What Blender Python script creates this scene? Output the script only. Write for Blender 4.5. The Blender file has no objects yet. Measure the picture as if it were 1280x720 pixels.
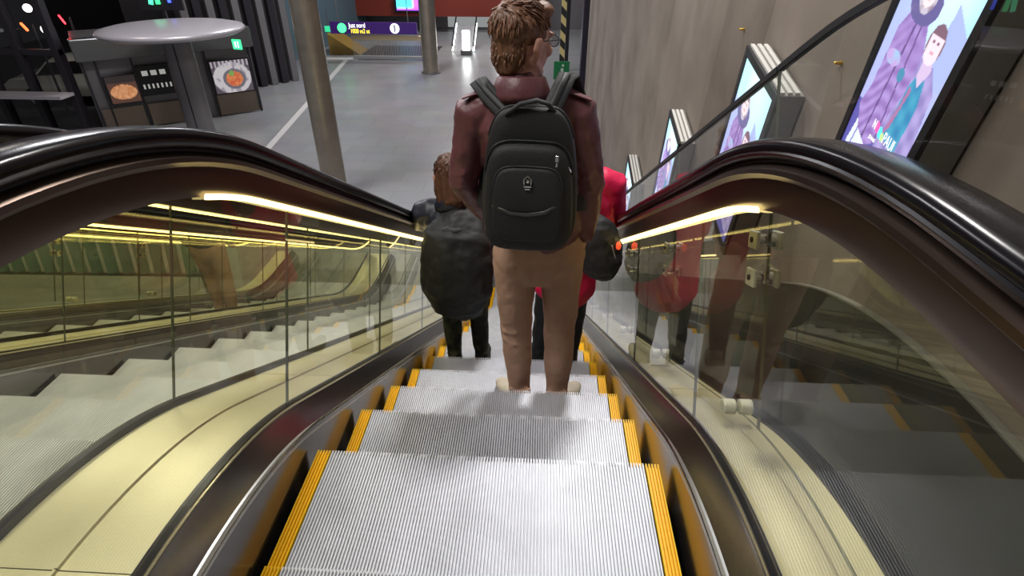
import bpy, bmesh, math, random
from mathutils import Vector, Matrix, Euler
random.seed(4)
C = bpy.context.scene.collection
PI = math.pi
sin, cos = math.sin, math.cos
def lerp(a, b, t): return a+(b-a)*t

# ---------------------------------------------------------------- materials
def new_mat(name):
    m = bpy.data.materials.new(name); m.use_nodes = True
    nt = m.node_tree; return m, nt, nt.nodes['Principled BSDF']
def mat(name, col, rough=.5, metal=0., noise=None, bump=None, emis=None, coat=0., spec=None, aniso=0.):
    """noise=(scale, amount) varies colour, bump=(scale,strength) or (scale,strength,(sx,sy,sz))"""
    m, nt, p = new_mat(name)
    p.inputs['Base Color'].default_value = (*col, 1)
    p.inputs['Roughness'].default_value = rough
    p.inputs['Metallic'].default_value = metal
    p.inputs['Coat Weight'].default_value = coat
    if spec is not None: p.inputs['Specular IOR Level'].default_value = spec
    if emis: p.inputs['Emission Color'].default_value = (*emis[0], 1); p.inputs['Emission Strength'].default_value = emis[1]
    if noise or bump: tc = nt.nodes.new('ShaderNodeTexCoord')
    def ntex(scale, st=None, det=4):
        n = nt.nodes.new('ShaderNodeTexNoise'); n.inputs['Scale'].default_value = scale; n.inputs['Detail'].default_value = det
        if st:
            mp = nt.nodes.new('ShaderNodeMapping'); mp.inputs['Scale'].default_value = st
            nt.links.new(tc.outputs['Object'], mp.inputs[0]); nt.links.new(mp.outputs[0], n.inputs['Vector'])
        else: nt.links.new(tc.outputs['Object'], n.inputs['Vector'])
        return n
    if noise:
        n = ntex(noise[0], noise[2] if len(noise) > 2 else None)
        r = nt.nodes.new('ShaderNodeValToRGB'); a = noise[1]
        r.color_ramp.elements[0].position = .3; r.color_ramp.elements[1].position = .7
        r.color_ramp.elements[0].color = (*[max(0, c*(1-a)) for c in col], 1)
        r.color_ramp.elements[1].color = (*[min(1, c*(1+a)) for c in col], 1)
        nt.links.new(n.outputs['Fac'], r.inputs[0]); nt.links.new(r.outputs[0], p.inputs['Base Color'])
    if bump:
        n = ntex(bump[0], bump[2] if len(bump) > 2 else None)
        b = nt.nodes.new('ShaderNodeBump'); b.inputs['Strength'].default_value = bump[1]; b.inputs['Distance'].default_value = .01
        nt.links.new(n.outputs['Fac'], b.inputs['Height']); nt.links.new(b.outputs[0], p.inputs['Normal'])
    return m
def glass(name, tint, refl=1.6):
    m = bpy.data.materials.new(name); m.use_nodes = True; nt = m.node_tree; nt.nodes.clear()
    o = nt.nodes.new('ShaderNodeOutputMaterial'); mx = nt.nodes.new('ShaderNodeMixShader')
    t = nt.nodes.new('ShaderNodeBsdfTransparent'); t.inputs[0].default_value = (*tint, 1)
    g = nt.nodes.new('ShaderNodeBsdfGlossy'); g.inputs['Roughness'].default_value = .0; g.inputs[0].default_value = (1, 1, 1, 1)
    f = nt.nodes.new('ShaderNodeFresnel'); f.inputs[0].default_value = 1.5
    ge = nt.nodes.new('ShaderNodeNewGeometry')
    s = nt.nodes.new('ShaderNodeMath'); s.operation = 'SUBTRACT'; s.inputs[0].default_value = 1
    nt.links.new(ge.outputs['Backfacing'], s.inputs[1])
    a = nt.nodes.new('ShaderNodeMath'); a.operation = 'MULTIPLY'; nt.links.new(f.outputs[0], a.inputs[0]); nt.links.new(s.outputs[0], a.inputs[1])
    b = nt.nodes.new('ShaderNodeMath'); b.operation = 'MULTIPLY'; b.use_clamp = True; b.inputs[1].default_value = refl; nt.links.new(a.outputs[0], b.inputs[0])
    nt.links.new(b.outputs[0], mx.inputs[0]); nt.links.new(t.outputs[0], mx.inputs[1]); nt.links.new(g.outputs[0], mx.inputs[2])
    nt.links.new(mx.outputs[0], o.inputs[0])
    return m
def emit(name, col, st):
    return mat(name, (0.02, 0.02, 0.02), .5, emis=(col, st))
def vcol_mat(name, st, base=.02):
    m, nt, p = new_mat(name)
    a = nt.nodes.new('ShaderNodeVertexColor'); a.layer_name = 'Col'
    if st > 0:
        p.inputs['Base Color'].default_value = (base, base, base, 1); p.inputs['Roughness'].default_value = .25
        nt.links.new(a.outputs[0], p.inputs['Emission Color']); p.inputs['Emission Strength'].default_value = st
    else: nt.links.new(a.outputs[0], p.inputs['Base Color'])
    return m

M = {}
M['tread'] = mat('tread_aluminium', (.68, .69, .74), .5, .25, noise=(6, .10))
M['yellow'] = mat('yellow_paint', (1.0, .60, .005), .45)
M['rubber'] = mat('handrail_rubber', (.007, .006, .008), .22, spec=.24)
M['railbase'] = mat('rail_base_bronze', (.085, .058, .045), .30, .85)
M['railgroove'] = mat('rail_groove', (.012, .012, .014), .5)
M['led'] = emit('led_warm', (1.0, .78, .30), 4.5)
M['glass'] = glass('balustrade_glass', (.955, .955, .875), 1.2)
M['clearglass'] = glass('guard_glass', (.975, .98, .965), 1.0)
M['gedge'] = mat('glass_edge', (.12, .13, .09), .15)
M['steel'] = mat('brushed_steel_dark', (.24, .22, .21), .24, .95, noise=(3, .1))
M['skirt'] = mat('skirt_dark', (.16, .15, .15), .18, .9)
M['alu'] = mat('aluminium_edge', (.48, .48, .47), .42, .8)
M['trim'] = mat('black_trim', (.012, .011, .013), .35)
M['brass'] = mat('brass_edge', (.75, .66, .42), .28, .9)
M['deck'] = mat('deck_stainless', (.82, .76, .52), .48, .75, noise=(5, .05))  # yellow of the strip lights is put into the steel colour
M['clad'] = mat('dark_cladding', (.05, .05, .05), .45, .3)
M['chrome'] = mat('chrome', (.85, .85, .82), .15, 1.)
M['stud'] = mat('satin_stud', (.92, .91, .84), .35, .15)
M['black'] = mat('black_plastic', (.012, .012, .013), .4)
M['boxgrey'] = mat('box_grey', (.23, .22, .20), .5, .2)
M['boxlight'] = mat('box_light', (.62, .60, .56), .5)

# concrete wall: formwork strips, mottling
def concrete():
    m, nt, p = new_mat('board_concrete'); tc = nt.nodes.new('ShaderNodeTexCoord')
    def N(t): return nt.nodes.new(t)
    mp = N('ShaderNodeMapping'); mp.inputs['Rotation'].default_value = (math.radians(-12), 0, 0); nt.links.new(tc.outputs['Object'], mp.inputs[0])
    sx = N('ShaderNodeSeparateXYZ'); nt.links.new(mp.outputs[0], sx.inputs[0])
    a = N('ShaderNodeMath'); a.operation = 'MULTIPLY'; a.inputs[1].default_value = 1/.85; nt.links.new(sx.outputs[1], a.inputs[0])
    fl = N('ShaderNodeMath'); fl.operation = 'FLOOR'; nt.links.new(a.outputs[0], fl.inputs[0])
    wn = N('ShaderNodeTexWhiteNoise'); wn.noise_dimensions = '1D'; nt.links.new(fl.outputs[0], wn.inputs['W'])
    n1 = N('ShaderNodeTexNoise'); n1.inputs['Scale'].default_value = 1.6; n1.inputs['Detail'].default_value = 8; nt.links.new(mp.outputs[0], n1.inputs['Vector'])
    mv = N('ShaderNodeMapping'); mv.inputs['Scale'].default_value = (1, 4, 1); nt.links.new(mp.outputs[0], mv.inputs[0])
    n2 = N('ShaderNodeTexNoise'); n2.inputs['Scale'].default_value = 1.2; n2.inputs['Detail'].default_value = 5; nt.links.new(mv.outputs[0], n2.inputs['Vector'])
    s1 = N('ShaderNodeMath'); s1.operation = 'MULTIPLY_ADD'; s1.inputs[1].default_value = .30; nt.links.new(wn.outputs['Value'], s1.inputs[0]); nt.links.new(n1.outputs['Fac'], s1.inputs[2])
    s2 = N('ShaderNodeMath'); s2.operation = 'MULTIPLY_ADD'; s2.inputs[1].default_value = .22; nt.links.new(n2.outputs['Fac'], s2.inputs[0]); nt.links.new(s1.outputs[0], s2.inputs[2])
    r = N('ShaderNodeValToRGB'); r.color_ramp.elements[0].position = .45; r.color_ramp.elements[1].position = 1.05
    r.color_ramp.elements[0].color = (.165, .13, .10, 1); r.color_ramp.elements[1].color = (.31, .26, .215, 1)
    nt.links.new(s2.outputs[0], r.inputs[0]); nt.links.new(r.outputs[0], p.inputs['Base Color']); p.inputs['Roughness'].default_value = .75
    b = N('ShaderNodeBump'); b.inputs['Strength'].default_value = .15; b.inputs['Distance'].default_value = .02
    nt.links.new(s2.outputs[0], b.inputs['Height']); nt.links.new(b.outputs[0], p.inputs['Normal'])
    return m
M['concrete'] = concrete()
def tiles():
    m, nt, p = new_mat('floor_tiles'); tc = nt.nodes.new('ShaderNodeTexCoord')
    br = nt.nodes.new('ShaderNodeTexBrick'); br.inputs['Scale'].default_value = 1.0
    br.inputs['Brick Width'].default_value = 1.2; br.inputs['Row Height'].default_value = .6; br.inputs['Mortar Size'].default_value = .008
    br.inputs['Color1'].default_value = (.215, .215, .23, 1); br.inputs['Color2'].default_value = (.25, .245, .255, 1); br.inputs['Mortar'].default_value = (.17, .17, .18, 1)
    nt.links.new(tc.outputs['Object'], br.inputs['Vector'])
    n = nt.nodes.new('ShaderNodeTexNoise'); n.inputs['Scale'].default_value = .9; n.inputs['Detail'].default_value = 6; nt.links.new(tc.outputs['Object'], n.inputs['Vector'])
    mx = nt.nodes.new('ShaderNodeMixRGB'); mx.blend_type = 'MULTIPLY'; mx.inputs[0].default_value = .5
    nt.links.new(br.outputs[0], mx.inputs[1]); nt.links.new(n.outputs['Color'], mx.inputs[2])
    g = nt.nodes.new('ShaderNodeHueSaturation'); g.inputs['Saturation'].default_value = .35; g.inputs['Value'].default_value = 1.3
    nt.links.new(mx.outputs[0], g.inputs['Color'])
    nt.links.new(g.outputs[0], p.inputs['Base Color']); p.inputs['Roughness'].default_value = .32
    return m
M['tiles'] = tiles()
M['teal'] = mat('teal_panel', (.085, .135, .155), .45)
M['red'] = mat('red_wall', (.20, .022, .010), .6)
M['column'] = mat('column_steel', (.38, .33, .27), .32, .85, noise=(2.5, .15))
M['darkframe'] = mat('dark_frame', (.018, .015, .02), .4)
M['darkglass'] = glass('facade_glass', (.75, .75, .75), 1.3)
M['canopy'] = mat('canopy_white', (.50, .47, .50), .3, .3)
M['greymetal'] = mat('grey_metal', (.20, .19, .195), .4, .5)
M['paving'] = mat('pale_paving', (.50, .48, .46), .5)
M['ceil'] = mat('ceiling_grey', (.25, .25, .26), .8)
M['asphalt'] = mat('asphalt', (.03, .03, .032), .8)

# ---------------------------------------------------------------- mesh building
class MB:
    def __init__(s): s.v = []; s.f = []; s.m = []
    def add(s, verts, faces, mi=0):
        o = len(s.v); s.v += [tuple(v) for v in verts]; s.f += [tuple(i+o for i in f) for f in faces]; s.m += [mi]*len(faces); return s
    def box(s, c, d, R=None, mi=0):
        vs = []
        for z in (-.5, .5):
            for x, y in ((-.5, -.5), (.5, -.5), (.5, .5), (-.5, .5)):
                p = Vector((x*d[0], y*d[1], z*d[2]))
                if R is not None: p = R @ p
                vs.append(p+Vector(c))
        return s.add(vs, [(3, 2, 1, 0), (4, 5, 6, 7), (0, 1, 5, 4), (1, 2, 6, 5), (2, 3, 7, 6), (3, 0, 4, 7)], mi)
    def rings(s, R, closed=True, caps=True, mi=0):
        n = len(R[0]); vs = [p for r in R for p in r]; fs = []
        for i in range(len(R)-1):
            for j in range(n if closed else n-1):
                k = (j+1) % n
                fs.append((i*n+j, i*n+k, (i+1)*n+k, (i+1)*n+j))
        if caps and closed: fs.append(tuple(range(n-1, -1, -1))); fs.append(tuple((len(R)-1)*n+j for j in range(n)))
        return s.add(vs, fs, mi)
    def tube(s, pts, rad, side=(1, 0, 0), n=16, mi=0, round_caps=True):
        P = [Vector(p) for p in pts]; R = [(r, r) if not isinstance(r, tuple) else r for r in rad]
        if round_caps:
            t0 = (P[0]-P[1]).normalized(); t1 = (P[-1]-P[-2]).normalized()
            a, b = R[0], R[-1]; m0 = min(a); m1 = min(b)
            P = [P[0]+t0*m0*.95, P[0]+t0*m0*.7]+P+[P[-1]+t1*m1*.7, P[-1]+t1*m1*.95]
            R = [(a[0]*.3, a[1]*.3), (a[0]*.75, a[1]*.75)]+R+[(b[0]*.75, b[1]*.75), (b[0]*.3, b[1]*.3)]
        sd = Vector(side); out = []
        for i, p in enumerate(P):
            t = (P[min(i+1, len(P)-1)]-P[max(i-1, 0)]).normalized()
            a = sd-t*sd.dot(t)
            if a.length < 1e-3: a = Vector((0, 1, 0))-t*t.y
            a.normalize(); b = t.cross(a)
            out.append([p+a*R[i][0]*cos(2*PI*j/n)+b*R[i][1]*sin(2*PI*j/n) for j in range(n)])
        return s.rings(out, mi=mi)
    def ell(s, c, r, R=None, n=20, m=12, mi=0):
        out = []
        for i in range(m+1):
            ph = -PI/2+PI*i/m; ph = max(-PI/2+.05, min(PI/2-.05, ph)); ring = []
            for j in range(n):
                p = Vector((r[0]*cos(ph)*cos(2*PI*j/n), r[1]*cos(ph)*sin(2*PI*j/n), r[2]*sin(ph)))
                if R is not None: p = R @ p
                ring.append(p+Vector(c))
            out.append(ring)
        return s.rings(out, mi=mi)
    def sweep(s, path, cross, x0=0., closed=True, mi=0, caps=True):
        """path [(y,z)] in the vertical plane, cross [(x, n)] with n along the path's upper normal"""
        out = []
        for i, (y, z) in enumerate(path):
            a = path[max(i-1, 0)]; b = path[min(i+1, len(path)-1)]
            ty, tz = b[0]-a[0], b[1]-a[1]; l = math.hypot(ty, tz) or 1; ty /= l; tz /= l
            out.append([(x0+cx, y-tz*cn, z+ty*cn) for cx, cn in cross])
        return s.rings(out, closed=closed, caps=caps, mi=mi)
    def build(s, name, mats, parent=None, smooth=False, bevel=0., remesh=None, sm=0, sub=0, disp=None, auto=None):
        me = bpy.data.meshes.new(name); me.from_pydata(s.v, [], s.f); me.update()
        for m in (mats if isinstance(mats, (list, tuple)) else [mats]): me.materials.append(m)
        for i, p in enumerate(me.polygons): p.material_index = s.m[i]
        bm = bmesh.new(); bm.from_mesh(me); bmesh.ops.recalc_face_normals(bm, faces=bm.faces); bm.to_mesh(me); bm.free()
        o = bpy.data.objects.new(name, me); C.objects.link(o)
        if parent: o.parent = parent
        if smooth or remesh:
            for p in me.polygons: p.use_smooth = True
        if auto is not None:
            me.shade_smooth() if hasattr(me, 'shade_smooth') else None
            try: me.set_sharp_from_angle(angle=math.radians(auto))
            except Exception: pass
        if bevel: b = o.modifiers.new('b', 'BEVEL'); b.width = bevel; b.segments = 2; b.limit_method = 'ANGLE'
        if remesh: r = o.modifiers.new('r', 'REMESH'); r.mode = 'VOXEL'; r.voxel_size = remesh; r.use_smooth_shade = True
        if sm: q = o.modifiers.new('s', 'SMOOTH'); q.factor = .5; q.iterations = sm
        if sub: q = o.modifiers.new('u', 'SUBSURF'); q.levels = sub; q.render_levels = sub
        if disp:
            t = bpy.data.textures.new(name+'_t', 'CLOUDS'); t.noise_scale = disp[0]
            q = o.modifiers.new('d', 'DISPLACE'); q.texture = t; q.strength = disp[1]; q.mid_level = .5
        return o
def tag(o, label=None, cat=None, group=None, kind=None):
    if label: o['label'] = label
    if cat: o['category'] = cat
    if group: o['group'] = group
    if kind: o['kind'] = kind
    return o
def empty(name, loc=(0, 0, 0), rz=0, label=None, cat=None, group=None):
    o = bpy.data.objects.new(name, None); C.objects.link(o); o.location = loc; o.rotation_euler = (0, 0, rz); o.empty_display_size = .1
    return tag(o, label, cat, group)
def dup(root, loc, label=None, group=None, depth=0):
    def cp(o, par):
        c = o.copy(); C.objects.link(c)
        if par: c.parent = par
        for ch in [x for x in bpy.data.objects if x.parent == o]: cp(ch, c)
        return c
    r = cp(root, None); r.location = loc
    if label: r['label'] = label
    if group: r['group'] = group
    return r
def fillet(pts, ts, n=14):
    out = [pts[0]]
    for i in range(1, len(pts)-1):
        p = Vector(pts[i]); a = (Vector(pts[i-1])-p).normalized()*ts[i-1]+p; b = (Vector(pts[i+1])-p).normalized()*ts[i-1]+p
        for k in range(n+1):
            t = k/n; q = a*(1-t)**2+p*2*t*(1-t)+b*t*t; out.append((q.x, q.y))
    out.append(pts[-1]); return out
def resample(path, step):
    out = [path[0]]
    for a, b in zip(path, path[1:]):
        l = math.hypot(b[0]-a[0], b[1]-a[1]); n = max(1, int(l/step))
        for k in range(1, n+1): out.append((lerp(a[0], b[0], k/n), lerp(a[1], b[1], k/n)))
    return out
def zat(path, y):
    for a, b in zip(path, path[1:]):
        if a[0] <= y <= b[0]: return lerp(a[1], b[1], (y-a[0])/max(1e-9, b[0]-a[0]))
    return path[0][1] if y < path[0][0] else path[-1][1]

# ---------------------------------------------------------------- escalator geometry
S = math.tan(math.radians(30)); FL = -4.8; UP = -1.39
Y0, Y1 = -1.6, 8.1
HZ = .64                                     # half distance between the glass panes
railpath = fillet([(Y0, -.26), (1.058, -.26), (1.058+(3.67-.26)/S, -3.67), (Y1, -3.67)], [.47, .6])
lowpath = fillet([(Y0, -1.095), (.962, -1.095), (.962+(4.51-1.095)/S, -4.51), (Y1, -4.51)], [.42, .5])
railpath = resample(railpath, .12); lowpath = resample(lowpath, .12)
def newel(path, drop):
    """rail path with half-round returns at both ends"""
    y0, z0 = path[0]; y1, z1 = path[-1]; r = drop/2
    a = [(y0-r*sin(t), z0-r+r*cos(t)) for t in [PI-PI*k/14 for k in range(14)]]
    b = [(y1+r*sin(t), z1-r+r*cos(t)) for t in [PI*k/14 for k in range(1, 15)]]
    return a+path+b
def offs(path, n):
    out = []
    for i, (y, z) in enumerate(path):
        a = path[max(i-1, 0)]; b = path[min(i+1, len(path)-1)]
        ty, tz = b[0]-a[0], b[1]-a[1]; l = math.hypot(ty, tz); out.append((y-tz/l*n, z+ty/l*n))
    return out
steps = [(-.782+.4*k, UP) for k in range(0, 4)]+[(.818, -1.392), (1.218, -1.405), (1.618, -1.618), (2.018, -1.853), (2.418, -2.087), (2.818, -2.319)]
z = -2.319
while z > FL+.12:
    z -= .231; steps.append((steps[-1][0]+.4, max(z, FL+.06)))
for k in range(2): steps.append((steps[-1][0]+.4, FL))
W = 1.085

def tread_mesh(x0, x1, top, grooves=True):
    b = MB(); n = max(1, round((x1-x0)/.0092)); p = (x1-x0)/n; g = .009
    prof = []
    for i in range(n):
        a = x0+i*p
        prof += [(a+.1*p, g), (a+.20*p, 0), (a+.62*p, 0), (a+.72*p, g)]
    rows = [[], [], [], []]
    for x, d in prof:
        rows[0].append((x, -.41, -d)); rows[1].append((x, -d*1.1, -d)); rows[2].append((x, -d*1.1-.004, -.03)); rows[3].append((x, -d-.03, -.26))
    b.rings(rows, closed=False, caps=False)
    return b
def make_step(parent, first=[]):
    if not first:
        s = tread_mesh(-W/2+.047, W/2-.047, 1).build('step', M['tread'], parent)
        l = tread_mesh(-W/2, -W/2+.046, 1).build('yellow_border', M['yellow'], s); l['label'] = 'yellow painted edge ribs'
        r = tread_mesh(W/2-.046, W/2, 1).build('yellow_border', M['yellow'], s); r['label'] = 'yellow painted edge ribs'
        first += [s, l, r]; return s
    s = first[0].copy(); C.objects.link(s); s.parent = parent
    for q in first[1:]:
        c = q.copy(); C.objects.link(c); c.parent = s
    return s

def pane(yb0, yb1, up, low, x, slanted0=True, slanted1=True):
    """glass pane between the lower trim and the rail, side edges square to the slope"""
    def top_for(yb, sl):
        if not sl: return yb
        zb = zat(low, yb); y = yb
        for _ in range(60):
            y = yb+(zat(up, y)-zb)/math.tan(math.radians(62))
        return y
    g = .0012; yt0, yt1 = top_for(yb0, slanted0), top_for(yb1, slanted1); n = 30; b = MB(); R = []
    for i in range(n+1):
        t = i/n; y = lerp(yb0+g, yb1-g, t); yt = lerp(yt0+g, yt1-g, t); zl = zat(low, y); zu = zat(up, yt)
        R.append([(x-.004, y, zl), (x+.004, y, zl), (x+.004, yt, zu), (x-.004, yt, zu)])
    b.rings(R); nf = len(b.f)
    for k in range(n):
        pass
    # rim faces get the green edge material
    for i, f in enumerate(b.f):
        xs = {round(b.v[j][0], 4) for j in f}
        if len(xs) > 1: b.m[i] = 1
    return b

def escalator(label):
    root = empty('escalator', (0, 0, FL), 0, label, 'escalator', 'escalators side by side')
    inner = empty  # noqa
    def P(o): o.location.z -= FL; return o
    for (y, z) in steps:
        s = make_step(root); s.location = (0, y, z-FL)
    rp = newel(railpath, .72)
    rub = [(-.026, -.042), (-.041, -.038), (-.046, -.029), (-.043, -.025), (-.047, -.016), (-.043, -.005), (-.030, .001), (0, .003), (.030, .001), (.043, -.005), (.047, -.016), (.043, -.025), (.046, -.029), (.041, -.038), (.026, -.042)]
    base = [(-.026, -.048), (-.040, -.060), (-.042, -.070), (-.030, -.080), (-.024, -.122), (-.012, -.148), (.012, -.148), (.024, -.122), (.030, -.080), (.042, -.070), (.040, -.060), (.026, -.048)]
    for sgn in (-1, 1):
        x = sgn*HZ
        h = P(MB().sweep(rp, rub, x).build('handrail', M['rubber'], root, auto=50))
        P(MB().sweep(rp, [(-.022, -.034), (-.022, -.052), (.022, -.052), (.022, -.034)], x).build('rail_track', M['railgroove'], root))
        P(MB().sweep(rp, base, x).build('rail_base', M['railbase'], root, auto=35))
        seg = [p for p in railpath if p[0] > 1.22 and p[0] < 7.4]
        xi = -sgn*.0185
        P(MB().sweep(seg, [(xi-.006, -.141), (xi+.006, -.141), (xi+.006, -.155), (xi-.006, -.155)], x).build('light_strip', M['led'], root))['label'] = 'glowing warm light strip under the handrail'
        up = offs(railpath, -.128)
        js = [Y0, 1.28, 2.20, 3.12, 4.04, 4.96, 5.88, Y1]
        for i in range(len(js)-1):
            P(pane(js[i], js[i+1], up, lowpath, x, i > 0, i < len(js)-2).build('glass_panel', [M['glass'], M['gedge']], root))
        for (ye, ze, d) in ((Y0, -.26, -1), (Y1, -3.67, 1)):
            n = 14; r = .36; b = MB(); A = [(ye+d*(r-.14)*sin(PI*k/n), ze-r+(r-.14)*cos(PI*k/n)) for k in range(n+1)]
            b.rings([[(x-.005, y, z) for y, z in A], [(x+.005, y, z) for y, z in A]])
            P(b.build('end_glass', M['glass'], root))
        # black trim holding the glass, brass line, sloping inner deck, aluminium edge, skirt
        i = -sgn
        P(MB().sweep(lowpath, [(-.012, -.03), (-.012, .008), (.012, .008), (.012, -.03)], x).build('glass_trim', M['trim'], root))
        P(MB().sweep(lowpath, [(i*.013-.004, -.02), (i*.013-.004, .004), (i*.013+.004, .004), (i*.013+.004, -.02)], x).build('trim_edge', M['brass'], root))
        P(MB().sweep(lowpath, [(i*.018, -.002), (i*.026, -.010), (i*.068, -.066), (i*.068, -.085), (i*.02, -.085)], x).build('inner_deck', M['steel'], root, auto=30))
        P(MB().sweep(lowpath, [(i*.066, -.064), (i*.072, -.067), (i*.081, -.078), (i*.081, -.086), (i*.066, -.086)], x).build('deck_edge', M['alu'], root))
        sk = MB(); R = []
        for (y, z) in lowpath: R.append([(x+i*.080, y, z-.075), (x+i*.080, y, z-.60), (x+i*.062, y, z-.60), (x+i*.062, y, z-.075)])
        P(sk.rings(R).build('skirt', M['skirt'], root))
    # underside
    b = MB(); R = []
    for (y, z) in lowpath: R.append([(-.56, y, z-.62), (.56, y, z-.62), (.56, y, max(z-.95, FL-.2)), (-.56, y, max(z-.95, FL-.2))])
    P(b.rings(R).build('truss', M['clad'], root))
    return root
ours = escalator('escalator nearest the concrete wall, carrying the man with the black backpack')
ours.location.x = 0
wide = tread_mesh(-W/2, W/2, 1).build('step', M['tread']); widem = wide.data; bpy.data.objects.remove(wide)
escA = dup(ours, (-1.65, 0, FL), 'empty middle escalator left of the one with the backpack man')
escB = dup(ours, (-3.30, 0, FL), 'leftmost escalator, with one passenger in tan trousers')

for e_ in (escA, escB):
    for ch in [c for c in bpy.data.objects if c.parent == e_ and c.name.startswith('step')]:
        ch.data = widem
        for g_ in [c for c in bpy.data.objects if c.parent == ch]: bpy.data.objects.remove(g_)
def deck(name, x0, x1, label, seam=True):
    """stainless deck between or beside the balustrades, with a lengthwise rib and cross joints"""
    root = empty(name, ((x0+x1)/2, 0, FL), 0, label, 'escalator deck', 'stainless decks between the escalators')
    w = (x1-x0)/2
    js = [Y0, -.9, -.15, .62, 1.75, 2.9, 4.05, 5.2, 6.6, Y1]
    for a, c in zip(js, js[1:]):
        pth = [(a+.0015, zat(lowpath, a))]+[p for p in lowpath if a+.02 < p[0] < c-.02]+[(c-.0015, zat(lowpath, c))]
        cr = [(-w+.013, -.012), (-w+.013, -.04), (w-.013, -.04), (w-.013, -.012)]
        if seam: cr += [(.006, -.012), (.003, -.006), (-.003, -.006), (-.006, -.012)]
        o = MB().sweep(pth, cr, 0).build('deck_plate', M['deck'], root, auto=30); o.location.z -= FL
    b = MB(); R = []
    for (y, z) in lowpath: R.append([(-w+.02, y, z-.045), (w-.02, y, z-.045), (w-.02, y, max(z-1., FL-.3)), (-w+.02, y, max(z-1., FL-.3))])
    o = b.rings(R).build('cladding', M['clad'], root); o.location.z -= FL
    return root
deck('deck_cover', -1.01, -.64, 'wide stainless deck just left of the backpack man, with a lengthwise seam')
deck('deck_cover', -2.66, -2.29, 'stainless deck between the middle and the leftmost escalator')
deck('deck_cover', .64, .885, 'narrow stainless deck on the right carrying round glass studs', False)
deck('deck_cover', -4.19, -3.94, 'narrow stainless deck beyond the leftmost escalator', False)

# ---------------------------------------------------------------- guard glass beside the outer balustrades
def guard(x, js, top_off, side):
    gtop = [(y, zat(railpath, y)+top_off) for y in [Y0+.1*k for k in range(100)] if y < Y1]
    glow = [(y, z+.045) for y, z in lowpath]
    order = ['topmost', 'second from the top', 'third from the top', 'fourth from the top', 'fifth from the top', 'lowest']
    for k, (a, c) in enumerate(zip(js, js[1:])):
        r = empty('guard_glass_panel', (x, (a+c)/2, zat(lowpath, (a+c)/2)), 0, order[k]+' glass guard panel on the '+side+' outer deck', 'glass panel', 'glass guard panels')
        L = Vector(r.location)
        def Q(o): o.location = -L; return o
        Q(pane(a, c, gtop, glow, x, k > 0, True).build('pane', [M['clearglass'], M['gedge']], r))
        def topy(yb):
            if yb < 0: return yb
            y = yb
            for _ in range(60): y = yb+(zat(gtop, y)-zat(glow, yb))/math.tan(math.radians(62))
            return y
        ya, yc = topy(a)+.004, topy(c)-.004
        pth = [(lerp(ya, yc, i/16), zat(gtop, lerp(ya, yc, i/16))) for i in range(17)]
        Q(MB().sweep(pth, [(-.008, -.010), (-.008, .006), (.008, .006), (.008, -.010)], x).build('top_edge', M['railgroove'], r))
        yb = c
        if k == len(js)-2: continue
        for d in (-1, 1):
            p = Vector((x, yb+.16, zat(lowpath, yb+.16)+.055))
            Q(MB().tube([p+Vector((d*.006, 0, 0)), p+Vector((d*.045, 0, 0))], [.024, .024], side=(0, 1, 0), n=22, round_caps=False).build('stud', M['stud'], r, bevel=.004, auto=40))
            for (dy, dz) in ((.27, .50), (.225, .405)):
                R3 = Matrix.Rotation(math.radians(-20), 3, 'X'); e = Vector((x+d*.032, yb+dy, zat(lowpath, yb)+dz-.0))
                bb = MB().box(e, (.012, .060, .050), R3)
                cl = Q(bb.build('clamp', M['stud'], r, bevel=.004))
                t_ = MB().tube([e+Vector((d*-.028, 0, 0)), e], [.018, .018], side=(0, 1, 0), n=14, round_caps=False).build('clamp_barrel', M['chrome'], cl, auto=40)
                MB().tube([e+Vector((d*.005, 0, 0)), e+Vector((d*.010, 0, 0))], [.008, .008], side=(0, 1, 0), n=12, round_caps=False).build('screw', M['black'], cl, auto=40)
guard(.775, [.10, 1.16, 2.08, 3.0, 3.92, 4.84, 5.76], .28, 'right')
guard(-4.075, [.10, 1.16, 2.08, 3.0, 3.92, 4.84, 5.76], .28, 'left')

# ---------------------------------------------------------------- room
def plane(name, pts, m, thick=(0, 0, -.1), kind='structure', parent=None):
    b = MB(); n = len(pts); P = [Vector(p) for p in pts]; T = Vector(thick)
    b.rings([P, [p+T for p in P]]); o = b.build(name, m, parent)
    if kind: o['kind'] = kind
    return o
plane('floor', [(-26, 7.6, FL), (9, 7.6, FL), (9, 44, FL), (-26, 44, FL)], M['tiles'])
plane('floor', [(-26, -2, FL), (-4.25, -2, FL), (-4.25, 7.6, FL), (-26, 7.6, FL)], M['tiles'])
plane('floor', [(.9, -2, FL), (9, -2, FL), (9, 7.6, FL), (.9, 7.6, FL)], M['asphalt'])
plane('floor', [(-4.6, -8, UP), (1.5, -8, UP), (1.5, Y0-.05, UP), (-4.6, Y0-.05, UP)], M['tiles'])
WX = 1.42
plane('wall_right', [(WX, -6, FL), (WX, 17.4, FL), (WX, 17.4, 4.), (WX, -6, 4.)], M['concrete'], (.3, 0, 0))
plane('wall_far', [(-11, 36, FL), (6, 36, FL), (6, 36, 4), (-11, 36, 4)], M['greymetal'], (0, .3, 0))
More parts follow.
